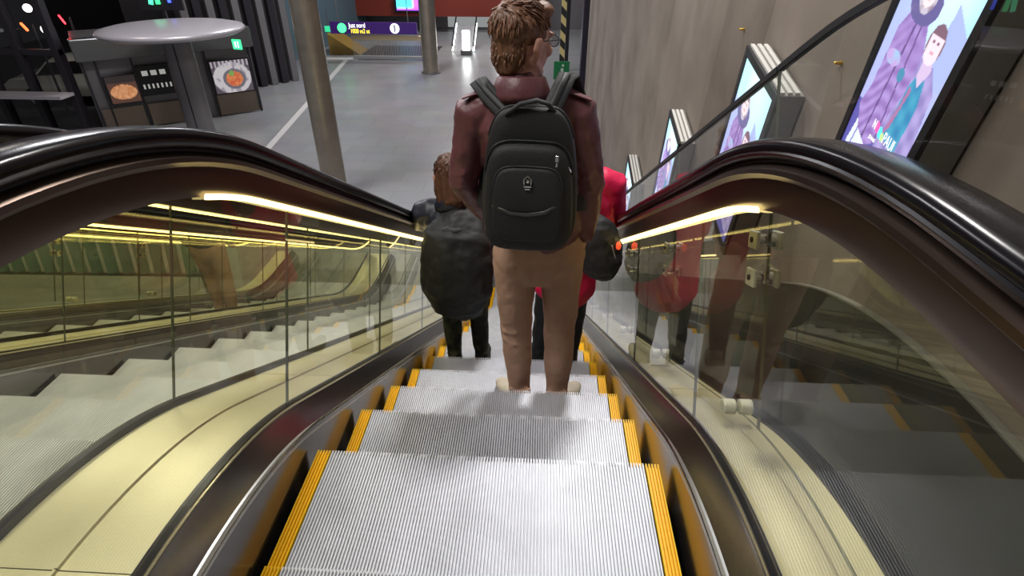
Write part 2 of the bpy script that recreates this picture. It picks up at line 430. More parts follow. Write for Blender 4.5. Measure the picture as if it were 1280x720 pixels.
# red upper band over the far passage
plane('trim_1', [(-10.7, 34, -3.95), (-.2, 34, -3.95), (-.2, 34, 3.5), (-10.7, 34, 3.5)], M['red'], (0, .3, 0))
plane('wall_left', [(-10.75, 23.8, FL), (-10.1, 35.5, FL), (-10.1, 35.5, 3.5), (-10.75, 23.8, 3.5)], M['teal'], (-.3, 0, 0))
plane('wall_back', [(-14.5, 21, FL), (-10.75, 23.8, FL), (-10.75, 23.8, 3.5), (-14.5, 21, 3.5)], M['darkframe'], (0, .2, 0))
plane('ceiling', [(-26, -8, 4.0), (9, -8, 4.0), (9, 44, 4.0), (-26, 44, 4.0)], M['ceil'], (0, 0, .2))
# wall skirting in line with the deck
b = MB(); R = []
sk = fillet([(-2, -1.13), (1.85, -1.13), (1.85+(4.6-1.13)/S, -4.6), (8.4, -4.6)], [.7, .5])
for (y, z) in sk: R.append([(WX-.006, y, z), (WX-.03, y, z), (WX-.03, y, z-1.6), (WX-.006, y, z-1.6)])
tag(b.rings(R).build('baseboard_right', M['clad']), kind='structure')
tag(MB().sweep(sk, [(WX-.036, 0), (WX-.036, .008), (WX-.004, .008), (WX-.004, 0)]).build('trim_2', M['boxgrey']), kind='structure')
# louvred screen beyond the leftmost escalator
sc = empty('louvre_screen', (-5.95, 6.3, FL), .03, 'grey-green slatted screen of upright louvres beyond the leftmost escalator', 'screen')
fr = MB()
for x_ in (-1.6, 1.6): fr.box((x_, 0, .9), (.07, .07, 1.8))
fr.box((0, 0, .86), (3.3, .06, .05)); fr.box((0, 0, 1.72), (3.3, .06, .05))
fr.build('frame', M['greymetal'], sc)
M['louvre'] = mat('louvre_teal', (.30, .46, .45), .3, .3)
for k in range(15): MB().box((-1.5+.214*k, -.02, 1.29), (.135, .02, .84), Matrix.Rotation(.12, 3, 'Y') @ Matrix.Rotation(.35, 3, 'Z')).build('louvre', M['louvre'], sc)

# pale guiding line in the floor
tag(MB().rings([[(-6.9, 13.0, FL), (-6.72, 13.0, FL), (-8.40, 26.0, FL), (-8.60, 26.0, FL)], [(-6.9, 13.0, FL+.006), (-6.72, 13.0, FL+.006), (-8.40, 26.0, FL+.006), (-8.60, 26.0, FL+.006)]]).build('guiding_line', M['paving']), 'pale guiding line set in the grey tiled floor, running past the big column', 'floor line')
tag(MB().box((-9.3, 26.3, FL+.004), (2.6, .5, .008)).build('guiding_line', M['paving']), 'short pale threshold band across the floor left of the far railing', 'floor line')

# ---------------------------------------------------------------- columns
def column(x, y, r, label):
    root = empty('column', (x, y, FL), 0, label, 'column', 'round metal columns')
    MB().tube([(0, 0, 0), (0, 0, 4.2), (0, 0, 8.8)], [r]*3, n=40, round_caps=False).build('shaft', M['column'], root, auto=40)
    MB().tube([(0, 0, 0), (0, 0, .06)], [r*1.25]*2, n=40, round_caps=False).build('base_ring', M['greymetal'], root, auto=40)
column(-4.22, 11.2, .25, 'large round bronze-grey column behind the left handrail')
column(-4.3, 23.6, .31, 'far round grey column in front of the red wall')

# ---------------------------------------------------------------- displays on the wall
def text_obj(txt, size, m, parent, loc, rot, ext=.001, sx=1., name='lettering', align='LEFT'):
    cu = bpy.data.curves.new(name, 'FONT'); cu.body = txt; cu.size = size; cu.extrude = ext; cu.align_x = align
    o = bpy.data.objects.new(name, cu); C.objects.link(o)
    dg = bpy.context.evaluated_depsgraph_get(); me = bpy.data.meshes.new_from_object(o.evaluated_get(dg))
    bpy.data.objects.remove(o); o = bpy.data.objects.new(name, me); C.objects.link(o)
    me.materials.clear(); me.materials.append(m)
    o.parent = parent; o.location = loc; o.rotation_euler = rot; o.scale = (sx, 1, 1); return o
def painted(name, w, h, nx, ny, fn, m, parent, axes):
    """a flat printed/lit sheet whose picture is painted per vertex; axes = (origin, u vector, v vector)"""
    O, U, V = [Vector(a) for a in axes]
    vs = [O+U*(i/nx)+V*(j/ny) for j in range(ny+1) for i in range(nx+1)]
    fs = [(j*(nx+1)+i, j*(nx+1)+i+1, (j+1)*(nx+1)+i+1, (j+1)*(nx+1)+i) for j in range(ny) for i in range(nx)]
    me = bpy.data.meshes.new(name); me.from_pydata(vs, [], fs); me.materials.append(m)
    ca = me.color_attributes.new('Col', 'FLOAT_COLOR', 'POINT')
    k = 0
    for j in range(ny+1):
        for i in range(nx+1):
            ca.data[k].color = (*fn(i/nx, j/ny), 1); k += 1
    o = bpy.data.objects.new(name, me); C.objects.link(o)
    if parent: o.parent = parent
    return o
def mixc(a, b, t): t = max(0, min(1, t)); return tuple(lerp(x, y, t) for x, y in zip(a, b))
def inell(u, v, cx, cy, rx, ry, rot=0):
    x, y = (u-cx), (v-cy)*1.75
    c, s_ = cos(rot), sin(rot); x, y = x*c+y*s_, -x*s_+y*c
    return (x/rx)**2+(y/(ry*1.75))**2
def inpoly(u, v, P):
    c = False; n = len(P)
    for i in range(n):
        x1, y1 = P[i]; x2, y2 = P[(i+1) % n]
        if (y1 > v) != (y2 > v) and u < (x2-x1)*(v-y1)/(y2-y1)+x1: c = not c
    return c
def advert(u, v):
    col = mixc((.40, .45, .85), (.45, .88, 1.0), (v-.35)*1.6)
    col = mixc(col, (.78, .92, 1.), max(0, 1-((u-.6)**2+(v-.95)**2)*6)*.7)
    n = sin(u*31+v*17)*sin(v*43-u*9)
    if inpoly(u, v, [(.0, .78), (.18, .74), (.4, .62), (1, .50), (1, 0), (0, 0)]) : col = mixc(col, (.42, .44, .78), .75)
    if inpoly(u, v, [(.75, .80), (1, .70), (1, .5), (.7, .5)]): col = (.38, .45, .80)
    # lower left: jeans and pale garment
    if inpoly(u, v, [(.0, .0), (1, .0), (1, .28), (.0, .26)]): col = (.10, .09, .38)
    if inpoly(u, v, [(.06, .04), (.34, .04), (.38, .22), (.12, .20)]): col = (.72, .80, .95)
    if inpoly(u, v, [(.13, .03), (.15, .03), (.19, .20), (.17, .20)]): col = (.2, .2, .5)
    # man: open purple jacket over teal shirt
    if inpoly(u, v, [(.50, .10), (.48, .40), (.52, .53), (.60, .57), (.78, .56), (.92, .48), (.97, .30), (1.0, .05), (.80, .05)]): col = mixc((.25, .20, .48), (.40, .33, .65), .5+n*.6)
    if inpoly(u, v, [(.56, .20), (.60, .45), (.66, .52), (.76, .50), (.82, .40), (.80, .16)]): col = mixc((.03, .20, .42), (.06, .34, .52), .5+n*.5)
    if inpoly(u, v, [(.52, .18), (.60, .36), (.62, .45), (.66, .44), (.60, .25)]): col = (.38, .16, .34)
    if inpoly(u, v, [(.64, .50), (.64, .60), (.74, .60), (.78, .54), (.70, .46)]): col = (.62, .48, .72)
    # woman: quilted purple coat
    if inpoly(u, v, [(.04, .24), (.10, .34), (.12, .50), (.13, .62), (.22, .70), (.34, .72), (.50, .68), (.60, .58), (.60, .44), (.52, .30), (.48, .14), (.36, .10), (.16, .14)]):
        q = sin((v*1.0-u*.25+.03*sin(u*14))*88)*(.35 if v > .5 else .75)
        col = mixc((.24, .13, .42), (.42, .29, .66), .5+.45*q+n*.15)
        if abs(u-.30-.12*(v-.3)) < .012 or abs(u-.46+.1*(v-.3)) < .01: col = (.14, .08, .26)
        if inell(u, v, .24, .50, .11, .035) < 1: col = mixc((.35, .50, .75), (.5, .35, .7), .5+n)
    if inell(u, v, .44, .46, .05, .03) < 1: col = (.06, .25, .42)
    # hood fur and faces
    if inell(u, v, .36, .745, .21, .085) < 1: col = (.13, .11, .30)
    if inell(u, v, .36, .785, .12, .082) < 1: col = mixc((.55, .50, .62), (.30, .22, .30), .5+n*1.5)
    if inell(u, v, .36, .79, .085, .062) < 1:
        col = (.90, .70, .74)
        if v > .825: col = (.30, .16, .18)
        if inell(u, v, .33, .80, .018, .006) < 1 or inell(u, v, .39, .80, .018, .006) < 1: col = (.25, .15, .25)
        if inell(u, v, .36, .762, .028, .006) < 1: col = (.75, .30, .38)
    if inell(u, v, .68, .635, .105, .080) < 1:
        col = (.88, .68, .78) if v < .665 else (.20, .11, .16)
        if inell(u, v, .65, .645, .020, .006) < 1 or inell(u, v, .71, .645, .020, .006) < 1: col = (.25, .12, .22)
        if inell(u, v, .68, .602, .03, .006) < 1: col = (.70, .35, .45)
        if u < .60 or u > .765: col = (.24, .14, .2)
    # colourful swirl mark before the name
    if inell(u, v, .515, .205, .035, .028, .4) < 1: col = (.10, .75, .95)
    if inell(u, v, .455, .215, .03, .028, .4) < 1: col = (.95, .10, .45)
    if inell(u, v, .565, .195, .025, .020, .4) < 1: col = (.55, .9, .3)
    return col
M['ad'] = vcol_mat('advert_screen', 1.5)
M['adtext'] = emit('advert_text', (1, 1, 1), 1.6)
def make_display():
    w, h, d = .52, .88, .115
    r = empty('advertising_display', (0, 0, 0))
    b = MB().box((d/2+.012, 0, 0), (d, w, h)); b.build('housing', M['boxgrey'], r, bevel=.004)
    g = MB()
    for k, xx in enumerate((.022, .058, .094)): g.box((xx, 0, h/2+.004), (.022, w-.02, .012))
    o = g.build('top_vents', M['boxlight'], r)
    bz = MB(); t = .040; y0, y1, z0, z1 = -w/2, w/2, -h/2, h/2
    bz.box((.004, y0+t/2, 0), (.018, t, h)); bz.box((.004, y1-t/2, 0), (.018, t, h)); bz.box((.004, 0, z0+t/2), (.018, w-2*t, t)); bz.box((.004, 0, z1-t/2), (.018, w-2*t, t))
    bz.build('bezel', M['black'], r, bevel=.002)
    sw, sh = w-2*t, h-2*t
    s = painted('screen', sw, sh, 100, 170, advert, M['ad'], r, ((.002, sw/2, -sh/2), (0, -sw, 0), (0, 0, sh)))
    s['label'] = 'lit advert of two people in purple quilted jackets'
    # writing: the photo reads a white initial before the coloured swirl, then PAUL, a small line below
    rot = (PI/2, 0, -PI/2)
    text_obj('PAUL', .062, M['adtext'], s, (-.001, sw/2-.60*sw, -sh/2+.18*sh), rot, .0004, .62)
    text_obj('N', .05, M['adtext'], s, (-.001, sw/2-.385*sw, -sh/2+.20*sh), rot, .0004, .6)
    text_obj('JEANS', .02, M['adtext'], s, (-.001, sw/2-.40*sw, -sh/2+.15*sh), rot, .0004, .9)
    r.rotation_euler = (math.radians(9.), 0, 0)
    return r
proto = make_display()
DX = WX-.125
for i, (y, zc, sc_d, tl_, lab) in enumerate([(1.92, -.36, .90, 10, 'largest, nearest lit portrait advertising display on the concrete wall'),
                                 (3.27, -1.10, 1.17, 13, 'second nearest advertising display, half hidden behind the right handrail'),
                                 (4.97, -1.84, 1.05, 14, 'third advertising display down the wall, second smallest in view'),
                                 (6.95, -3.04, 1.25, 13, 'farthest and smallest advertising display, beside the red jacket')]):
    o = proto if i == 0 else dup(proto, (0, 0, 0))
    o.location = (DX-.012, y, zc); o.scale = (1, sc_d, sc_d); o.rotation_euler = (math.radians(tl_), 0, 0)
    tag(o, lab, 'advertising display', 'advertising displays on the concrete wall')
# small brass anchor bolts in the concrete
M['brassbolt'] = mat('brass_bolt', (.75, .48, .10), .35, .9)
for k, (y, z, lab) in enumerate([(2.62, -.47, 'small brass anchor in the concrete between the two nearest displays'), (3.98, -.52, 'small brass anchor in the concrete above the second display')]):
    tag(MB().tube([(WX+.002, y, z), (WX-.03, y, z)], [.009, .006], side=(0, 1, 0), n=10).build('anchor_bolt', M['brassbolt'], smooth=True), lab, 'bolt', 'brass anchors in the wall')

# ---------------------------------------------------------------- far hall
# sign band
sg = empty('hanging_sign', (-7.1, 26, -3.72), 0, 'long dark purple overhead sign with green disc and white and yellow words', 'sign')
M['signp'] = mat('sign_purple', (.03, .008, .09), .4, emis=((.03, .008, .10), .6))
MB().box((0, 0, .23), (3.75, .15, .46)).build('panel', M['signp'], sg, bevel=.01)
MB().tube([(-1.35, -.08, .23), (-1.35, -.10, .23)], [.19, .19], n=28, side=(0, 0, 1), round_caps=False).build('green_disc', emit('sign_green', (.05, .9, .2), 3), sg)
MB().tube([(.93, -.08, .23), (.93, -.10, .23)], [.20, .20], n=28, side=(0, 0, 1), round_caps=False).build('white_disc', emit('sign_white', (.9, .92, 1), 2), sg)
q = MB().tube([(0.93, -.105, .12), (0.93, -.105, .30)], [.03, .03], n=8); q.ell((.93, -.105, .34), (.035, .02, .035))
q.build('disc_symbol', M['signp'], sg)
text_obj('Just nord', .27, emit('sign_text', (.95, .95, 1), 2.2), sg, (-1.05, -.085, .25), (PI/2, 0, 0), .002, .72)
text_obj('1000 m2 ut', .25, emit('sign_text_y', (1, .8, .02), 2.6), sg, (-1.0, -.085, .03), (PI/2, 0, 0), .002, .72)
hg = MB()
for x in (-1.5, 1.5): hg.tube([(x, 0, .46), (x, 0, 7.7)], [.02, .02], n=8)
hg.build('hanger_rods', M['greymetal'], sg)
# screen on the red wall
def vid(u, v):
    e = max(abs(u-.5)*2, abs(v-.5)*2)
    c = mixc((.05, .75, 1.), (.45, .08, 1.), (u-.68)*8); c = mixc(c, (.25, .05, .95), max(0, (.35-v)*4)); return c
vs_ = empty('video_screen', (-7.25, 33.75, -3.35), 0, 'small glowing cyan and violet screen on the red wall', 'screen')
MB().box((0, .05, 0), (1.5, .1, .75)).build('housing', M['black'], vs_, bevel=.01)
painted('display', 1, 1, 20, 12, vid, vcol_mat('video_glow', 3.5), vs_, ((-.6, -.005, -.28), (1.2, 0, 0), (0, 0, .56)))
# railing round the far opening
rl = empty('railing', (-6.5, 26.2, FL), 0, 'long metal railing with brass-coloured top rail below the purple sign', 'railing')
MB().box((0, 0, .90), (3.4, .12, .20)).build('top_rail', mat('rail_gold', (.75, .60, .38), .3, .8), rl, bevel=.02)
MB().box((0, 0, .10), (3.4, .12, .14)).build('base_rail', M['alu'], rl, bevel=.01)
bb = MB()
for k in range(44): bb.tube([(-1.66+k*.0772, 0, .1), (-1.66+k*.0772, 0, .9)], [.011, .011], n=6)
bb.build('bars', M['alu'], rl)
tag(MB().rings([[(-9.6, 27.2, FL), (-8.2, 27.2, FL), (-9.6, 27.2, -3.9)], [(-9.6, 28.6, FL), (-8.2, 28.6, FL), (-9.6, 28.6, -3.9)]]).build('stair_side_panel', mat('ochre_panel', (.26, .16, .03), .5)), 'ochre triangular stair side left of the far railing', 'stair panel')
gx = empty('exit_sign', (-9.6, 27.5, -3.75), 0, 'small blurred green exit light left of the purple sign', 'exit sign')
MB().box((0, 0, 0), (.34, .05, .24)).build('panel', emit('exit_green', (.03, .55, .25), 1.4), gx, bevel=.01)
MB().box((0, .02, .5), (.03, .03, .8)).build('bracket', M['greymetal'], gx)
# bright far escalators
M['litwhite'] = emit('lit_balustrade', (.92, 1., .95), 5)
def far_escalator(x, lab):
    r = empty('escalator', (x, 28.5, FL), 0, lab, 'escalator', 'far brightly lit escalators')
    r.scale = (.8, .45, .42)
    b = MB().rings([[(-.55, 0, 0), (-.55, 3.4, 2.2), (-.55, 3.4, 1.9), (-.55, .6, 0)], [(.55, 0, 0), (.55, 3.4, 2.2), (.55, 3.4, 1.9), (.55, .6, 0)]]); b.build('step_band', M['greymetal'], r)
    for s_ in (-1, 1):
        MB().rings([[(s_*.62-.02, -.3, .1), (s_*.62-.02, 3.4, 2.4), (s_*.62-.02, 3.4, 3.1), (s_*.62-.02, -.3, .85)], [(s_*.62+.02, -.3, .1), (s_*.62+.02, 3.4, 2.4), (s_*.62+.02, 3.4, 3.1), (s_*.62+.02, -.3, .85)]]).build('balustrade', M['darkglass'], r)
        MB().tube([(s_*.62, -.3, .12), (s_*.62, 3.4, 2.42)], [.05, .05], n=8).build('light_line', M['litwhite'], r)
        MB().tube([(s_*.62, -.45, .6), (s_*.62, -.3, .9), (s_*.62, 3.4, 3.15)], [.04]*3, n=8).build('handrail', M['rubber'], r)
far_escalator(-3.6, 'far lit escalator just right of the far column')
far_escalator(-1.75, 'far lit escalator beside the head of the man with glasses')
MB_ = MB().box((-2.6, 35.8, -3.6), (5.6, .05, 2.2)).build('glow_sheet', emit('far_glow', (.75, .78, .78), .35)); MB_['kind'] = 'structure'  # faintly glowing sheet added before the far wall to lighten the passage
for x_, l_ in ((-3.35, 'added white glow panel before the lit escalator right of the far column'), (-1.7, 'added white glow panel before the lit escalator by the ginger hair')):
    lc_ = empty('added_glow', (x_, 27.6, FL), 0, l_, 'glow panel', 'added glow panels in the far passage')  # glowing boxes added for the white glare on the far floor
    MB().box((0, 0, .62), (.34, .2, .85)).build('glowing_panel', emit('glow_white', (.95, 1, .98), 9), lc_, bevel=.05)
    MB().box((0, 0, .1), (.5, .26, .2)).build('foot', M['greymetal'], lc_)
plane('opening_shade', [(-8.2, 26.5, FL+.004), (-4.8, 26.5, FL+.004), (-4.8, 29.8, FL+.004), (-8.2, 29.8, FL+.004)], M['clad'], (0, 0, -.003))  # dark sheet stands in for the shaded floor opening behind the railing
# barrier with yellow and black stripes and green sign beside the concrete wall end
pp = empty('hazard_post', (1.05, 24.2, FL), 0, 'upright post with yellow and black slanting stripes beside the concrete wall', 'post')
m, nt, p = new_mat('hazard_stripes'); tc = nt.nodes.new('ShaderNodeTexCoord'); wv = nt.nodes.new('ShaderNodeTexWave'); wv.bands_direction = 'DIAGONAL'; wv.inputs['Scale'].default_value = 1.1
cr = nt.nodes.new('ShaderNodeValToRGB'); cr.color_ramp.interpolation = 'CONSTANT'; cr.color_ramp.elements[0].color = (.75, .6, .25, 1); cr.color_ramp.elements[1].position = .5; cr.color_ramp.elements[1].color = (.02, .02, .02, 1)
nt.links.new(tc.outputs['Object'], wv.inputs[0]); nt.links.new(wv.outputs[0], cr.inputs[0]); nt.links.new(cr.outputs[0], p.inputs['Base Color'])
MB().box((-.12, 0, 1.9), (.20, .12, 3.0)).build('striped_board', m, pp)
MB().box((.06, 0, 2.0), (.14, .16, 4.0)).build('upright', M['darkframe'], pp, bevel=.02)
gs = empty('exit_sign', (.85, 21.6, FL+.0), 0, 'green and white sign low beside the jaw of the man with glasses', 'exit sign')
MB().box((0, 0, .55), (.56, .06, .62)).build('panel', mat('sign_green_flat', (.01, .20, .06), .5), gs, bevel=.01)
fg = MB().box((.02, -.034, .52), (.10, .006, .22)); fg.ell((.05, -.034, .72), (.045, .01, .045)); fg.box((-.04, -.034, .40), (.05, .006, .2), Matrix.Rotation(.5, 3, 'Y')); fg.box((.08, -.034, .40), (.05, .006, .2), Matrix.Rotation(-.5, 3, 'Y'))
fg.build('running_figure', mat('sign_white_flat', (.6, .7, .6), .5), gs)
MB().box((0, .02, .12), (.06, .06, .24)).build('foot', M['greymetal'], gs)
tag(MB().box((1.6, 19.2, -.8), (.5, .6, 8.)).build('pillar', mat('dark_violet', (.03, .022, .045), .5), bevel=.02), 'dark violet square pillar at the end of the concrete wall', 'pillar')

# ---------------------------------------------------------------- canopy shelter, kiosk and glazed facade on the left
cn = empty('canopy_shelter', (-8.73, 14.3, FL), 0, 'round pale canopy on a thick grey pillar at upper left', 'canopy')
R = []
for (r_, z_) in ((.2, 2.62), (1.0, 2.64), (1.48, 2.70), (1.60, 2.76), (1.62, 2.80), (1.58, 2.85), (1.35, 2.90), (.7, 2.95), (.05, 2.97)):
    R.append([(r_*cos(2*PI*j/48), r_*sin(2*PI*j/48), z_) for j in range(48)])
MB().rings(R).build('roof_disc', M['canopy'], cn, smooth=True)
MB().rings([[(.36*cos(t), .20*sin(t), 0) for t in [2*PI*j/28 for j in range(28)]], [(.36*cos(t), .20*sin(t), 2.66) for t in [2*PI*j/28 for j in range(28)]]]).build('pillar', M['greymetal'], cn, auto=40)
MB().box((.02, -.205, 1.3), (.02, .02, 2.4)).build('pillar_seam', M['darkframe'], cn)

K0 = Vector((-12.0, 15.06, FL)); K1 = Vector((-8.62, 17.72, FL)); kd = (K1-K0).normalized(); ka = math.atan2(kd.y, kd.x); KL = (K1-K0).length
kk = empty('food_kiosk', K0, ka, 'grey kiosk under the round canopy with food pictures on its front', 'kiosk')
MB().box((KL/2, 1.1, 1.2), (KL, 2.0, 2.4)).build('body', M['greymetal'], kk, bevel=.01)
MB().box((KL/2, -.06, 2.18), (KL+.1, .4, .55)).build('fascia', mat('fascia', (.16, .16, .165), .25, .6), kk, bevel=.03)
from mathutils import noise as NZ
def nz(u, v, f): return .5+.5*NZ.noise(Vector((u*f, v*f*.6, .3)))
def food(u, v):
    c = (.10, .045, .03)
    if inell(u, v, .5, .4, .45, .28) < 1: c = mixc((.55, .20, .07), (.80, .40, .20), nz(u, v, 14)*1.6-.3)
    if v > .75: c = (.03, .02, .02)
    return c
def bowl(u, v):
    c = (.10, .08, .10)
    a = ((u-.5)/.5)**2+((v-.45)/.5)**2
    if a < 1: c = (.62, .58, .60) if nz(u, v, 7) > .42 else (.36, .32, .38)
    b2 = ((u-.55)/.30)**2+((v-.42)/.32)**2
    if b2 < 1: c = (.16, .15, .18)
    if b2 < .55: c = mixc((.62, .08, .04), (.8, .3, .1), nz(u, v, 22)*1.8-.4)
    if ((u-.5)/.07)**2+((v-.6)/.08)**2 < 1: c = (.2, .4, .1)
    if v > .82 and a > .6: c = (.5, .45, .5) if sin(u*60) > 0 else c
    return c
M['print'] = vcol_mat('lit_print', .8)
for nm, fn, u0, u1, z0, z1 in (('food_picture', food, .42, 1.12, .75, 1.45), ('bowl_picture', bowl, 3.08, 4.14, .66, 1.56)):
    fr = MB().box(((u0+u1)/2, -.01, (z0+z1)/2), (u1-u0+.08, .06, z1-z0+.08)).build('picture_frame', M['darkframe'], kk, bevel=.008)
    painted(nm, 1, 1, 50, 34, fn, M['print'], fr, ((u0, -.045, z0), (u1-u0, 0, 0), (0, 0, z1-z0)))
mb_ = MB().box((1.62, -.02, 1.25), (.85, .05, .80)).build('menu_board', M['black'], kk, bevel=.01)
mm = MB()
M['menuw'] = mat('menu_white', (.7, .7, .66), .5, emis=((.7, .7, .66), .35))
for c_ in range(3): MB().box((1.39+c_*.22, -.05, 1.45), (.15, .01, .13)).build('menu_card', M['menuw'], mb_)
for c_ in range(7): MB().box((1.29+c_*.11, -.05, 1.10), (.045, .01, .12)).build('menu_card', M['menuw'], mb_)
for u in (.05, .34, 1.17, 2.08, 3.0, 4.22): MB().box((u, -.04, .95), (.05, .05, 1.9)).build('front_post', M['darkframe'], kk)
M['kpanel'] = mat('kiosk_panel', (.22, .17, .13), .3, .5)
for (u0, u1) in ((.1, 1.1), (1.22, 2.04), (3.05, 4.16)): MB().box(((u0+u1)/2, -.02, .33), (u1-u0, .03, .6)).build('lower_panel', M['kpanel'], kk)
hx = empty('exit_sign', (-7.98, 15.75, -2.55), -.3, 'small glowing green exit sign under the right rim of the round canopy', 'exit sign')
MB().box((0, 0, 0), (.26, .05, .24)).build('panel', emit('exit_glow', (.05, .85, .3), 1.8), hx)
e2 = MB().box((-.03, -.028, 0), (.05, .005, .14)); e2.box((.06, -.028, 0), (.03, .005, .16)); e2.build('symbol', emit('exit_sym', (.8, 1, .85), 2), hx)
MB().tube([(0, 0, .12), (0, 0, .24)], [.012, .012], n=8).build('hanger', M['greymetal'], hx)

fc = empty('glazed_facade', (-13.5, 14.9, FL), 0, 'dark-framed glazed street facade at the far left', 'facade')
for k in range(5): MB().box((-2.9+k*1.02, 0, 2.6), (.17, .22, 5.2)).build('mullion', M['darkframe'], fc, bevel=.01)
for z_ in (.12, 2.15, 5.1): MB().box((-.86, 0, z_), (4.25, .16, .14)).build('transom', M['darkframe'], fc, bevel=.01)
for k in range(4): MB().box((-2.39+k*1.02, .02, 2.6), (.84, .02, 5.0)).build('glass_pane', M['darkglass'], fc)
cnt = MB().box((-.5, -.4, 1.15), (3.6, .5, .08)); 
cnt.build('counter_ledge', M['canopy'], fc)
f2 = empty('facade_blind_panel', (-10.3, 20.5, FL), .9, 'dark striped curtain wall between the kiosk and the teal wall', 'wall panel')
for k in range(9): MB().box((-1.6+k*.42, 0, 4.2), (.24, .2, 8.4)).build('upright', M['darkframe' if k % 2 else 'greymetal'], f2, bevel=.02)
MB().box((.1, .15, 4.2), (3.8, .06, 8.4)).build('backing', M['clad'], f2)
tp = empty('ticket_panel', (-13.9, 12.6, FL), .5, 'teal-sided ticket panel with a violet emblem at the left edge', 'panel')
MB().box((0, 0, 1.1), (1.5, .2, 2.2)).build('panel', M['teal'], tp, bevel=.02)
MB().box((-.25, -.11, .55), (.55, .02, .6)).build('emblem', mat('emblem_violet', (.06, .03, .30), .4), tp)
# street behind the facade; its two tall walls are added dark backdrops
plane('wall_backdrop', [(-34, 34, FL), (-12, 34, FL), (-12, 34, 6), (-34, 34, 6)], M['asphalt'], (0, .2, 0))
plane('wall_backdrop_side', [(-34, 9, FL), (-34, 34, FL), (-34, 34, 6), (-34, 9, 6)], M['asphalt'], (-.2, 0, 0))
plane('floor', [(-30, 15.2, FL+.002), (-11.8, 15.2, FL+.002), (-14, 40, FL+.002), (-30, 40, FL+.002)], M['asphalt'], (0, 0, -.05))
car = empty('car', (-14.6, 18.6, FL), .25, 'pale parked car seen through the glazed facade at far left', 'car')
prof = [(-2.1, .35), (-2.15, .75), (-1.9, .92), (-1.25, .98), (-.75, 1.42), (.55, 1.46), (1.2, 1.02), (1.95, .90), (2.15, .65), (2.1, .32)]
def carring(y, s_): return [(x, y, .3+(z_-.3)*s_ if z_ > .95 else z_) for x, z_ in prof]
MB().rings([carring(-.86, .86), carring(-.80, .97), carring(0, 1.02), carring(.80, .97), carring(.86, .86)]).build('bodywork', mat('car_paint', (.55, .55, .45), .25, .2, coat=.6), car, auto=35)
g = MB().rings([[(-1.12, y, 1.0), (-.7, y, 1.36), (.5, y, 1.40), (1.05, y, 1.04)] for y in (-.87, .87)]); g.build('side_windows', M['black'], car)
for x in (-1.35, 1.35):
    for y in (-.80, .80):
        w_ = MB().tube([(x, y-.1, .33), (x, y+.1, .33)], [.33, .33], side=(0, 0, 1), n=24, round_caps=False).build('wheel', M['black'], car, auto=40)
        MB().tube([(x, y-.115, .33), (x, y+.115, .33)], [.19, .19], side=(0, 0, 1), n=16, round_caps=False).build('wheel_rim', M['alu'], w_, auto=40)
MB().box((2.12, -.6, .68), (.06, .3, .1)).build('tail_lamp', emit('tail', (1, .05, .02), 3), car)
MB().box((-2.14, -.6, .68), (.06, .34, .14)).build('head_lamp', emit('head', (1, .9, .8), 3), car)
def lamp(x, y, z_, r_, col, st, lab, streak=None):
    root = empty('street_light', (x, y, FL), 0, lab, 'street light', 'lights outside the left facade')
    MB().tube([(0, .3, 0), (0, .3, z_-FL)], [.035, .03], n=10).build('pole', M['darkframe'], root)
    if streak: MB().tube([(-.05, 0, z_-FL+streak), (.05, 0, z_-FL-streak)], [r_, r_], n=10).build('lamp_head', emit('lamp_col', col, st), root, smooth=True)
    else: MB().ell((0, 0, z_-FL), (r_, r_, r_)).build('lamp_head', emit('lamp_col', col, st), root, smooth=True)
lamp(-14.45, 17.0, -1.86, .11, (1, .85, .8), 6, 'upper of the two round white street lights outside the left facade')
lamp(-14.15, 17.0, -2.40, .13, (1, .9, .88), 6, 'lower of the two round white street lights outside the left facade')
lamp(-14.6, 16.8, -2.32, .035, (1, .12, .03), 8, 'orange-red light streak left of the round white street lights', .08)
lamp(-13.4, 16.8, -2.12, .022, (1, .02, .03), 8, 'thin red light streak right of the round white street lights', .10)
tl = empty('pharmacy_sign', (-10.25, 16.2, FL), 0, 'glowing green and blue sign above the round canopy', 'sign')
MB().box((0, 0, 3.35), (.10, .05, .42), Matrix.Rotation(.2, 3, 'Y')).build('green_tube', emit('g1', (.1, 1, .5), 1.6), tl)
MB().box((.16, 0, 3.3), (.10, .05, .30)).build('green_letter', emit('g2', (.05, .7, .25), 2), tl)
MB().box((.48, 0, 3.3), (.06, .05, .22)).build('blue_letter', emit('g3', (.05, .1, 1), 3), tl)
MB().box((.2, .06, 3.3), (1.2, .06, .6)).build('backing', M['darkframe'], tl)
MB().box((.2, .1, 2.75), (.08, .08, .66)).build('post', M['darkframe'], tl)

# green poster stand at the foot of the escalators
gp = empty('poster_stand', (-.83, 8.75, FL), .2, 'green and white poster stand at the escalator foot, left of the dark coat', 'poster'); gp.scale = (.75, .75, .72)
def gpost(u, v):
    c = (.78, .82, .68)
    if inpoly(u, v, [(.1, .05), (.45, .02), (.7, .6), (.55, .97), (.15, .97)]): c = (.16, .48, .04)
    if inpoly(u, v, [(.3, .2), (.5, .25), (.45, .75), (.3, .8)]): c = (.75, .82, .55)
    if abs(u-.88) < .05: c = (.7, .65, .1)
    return c
MB().box((0, .03, 1.0), (.62, .04, 1.5)).build('frame', M['alu'], gp, bevel=.01)
painted('poster', 1, 1, 24, 48, gpost, vcol_mat('poster_print', .55), gp, ((-.28, .005, .30), (.56, 0, 0), (0, 0, 1.4)))  # print is given a faint glow of its own
lg = MB().box((-.25, .03, .14), (.04, .3, .28)); lg.box((.25, .03, .14), (.04, .3, .28)); lg.build('feet', M['greymetal'], gp)

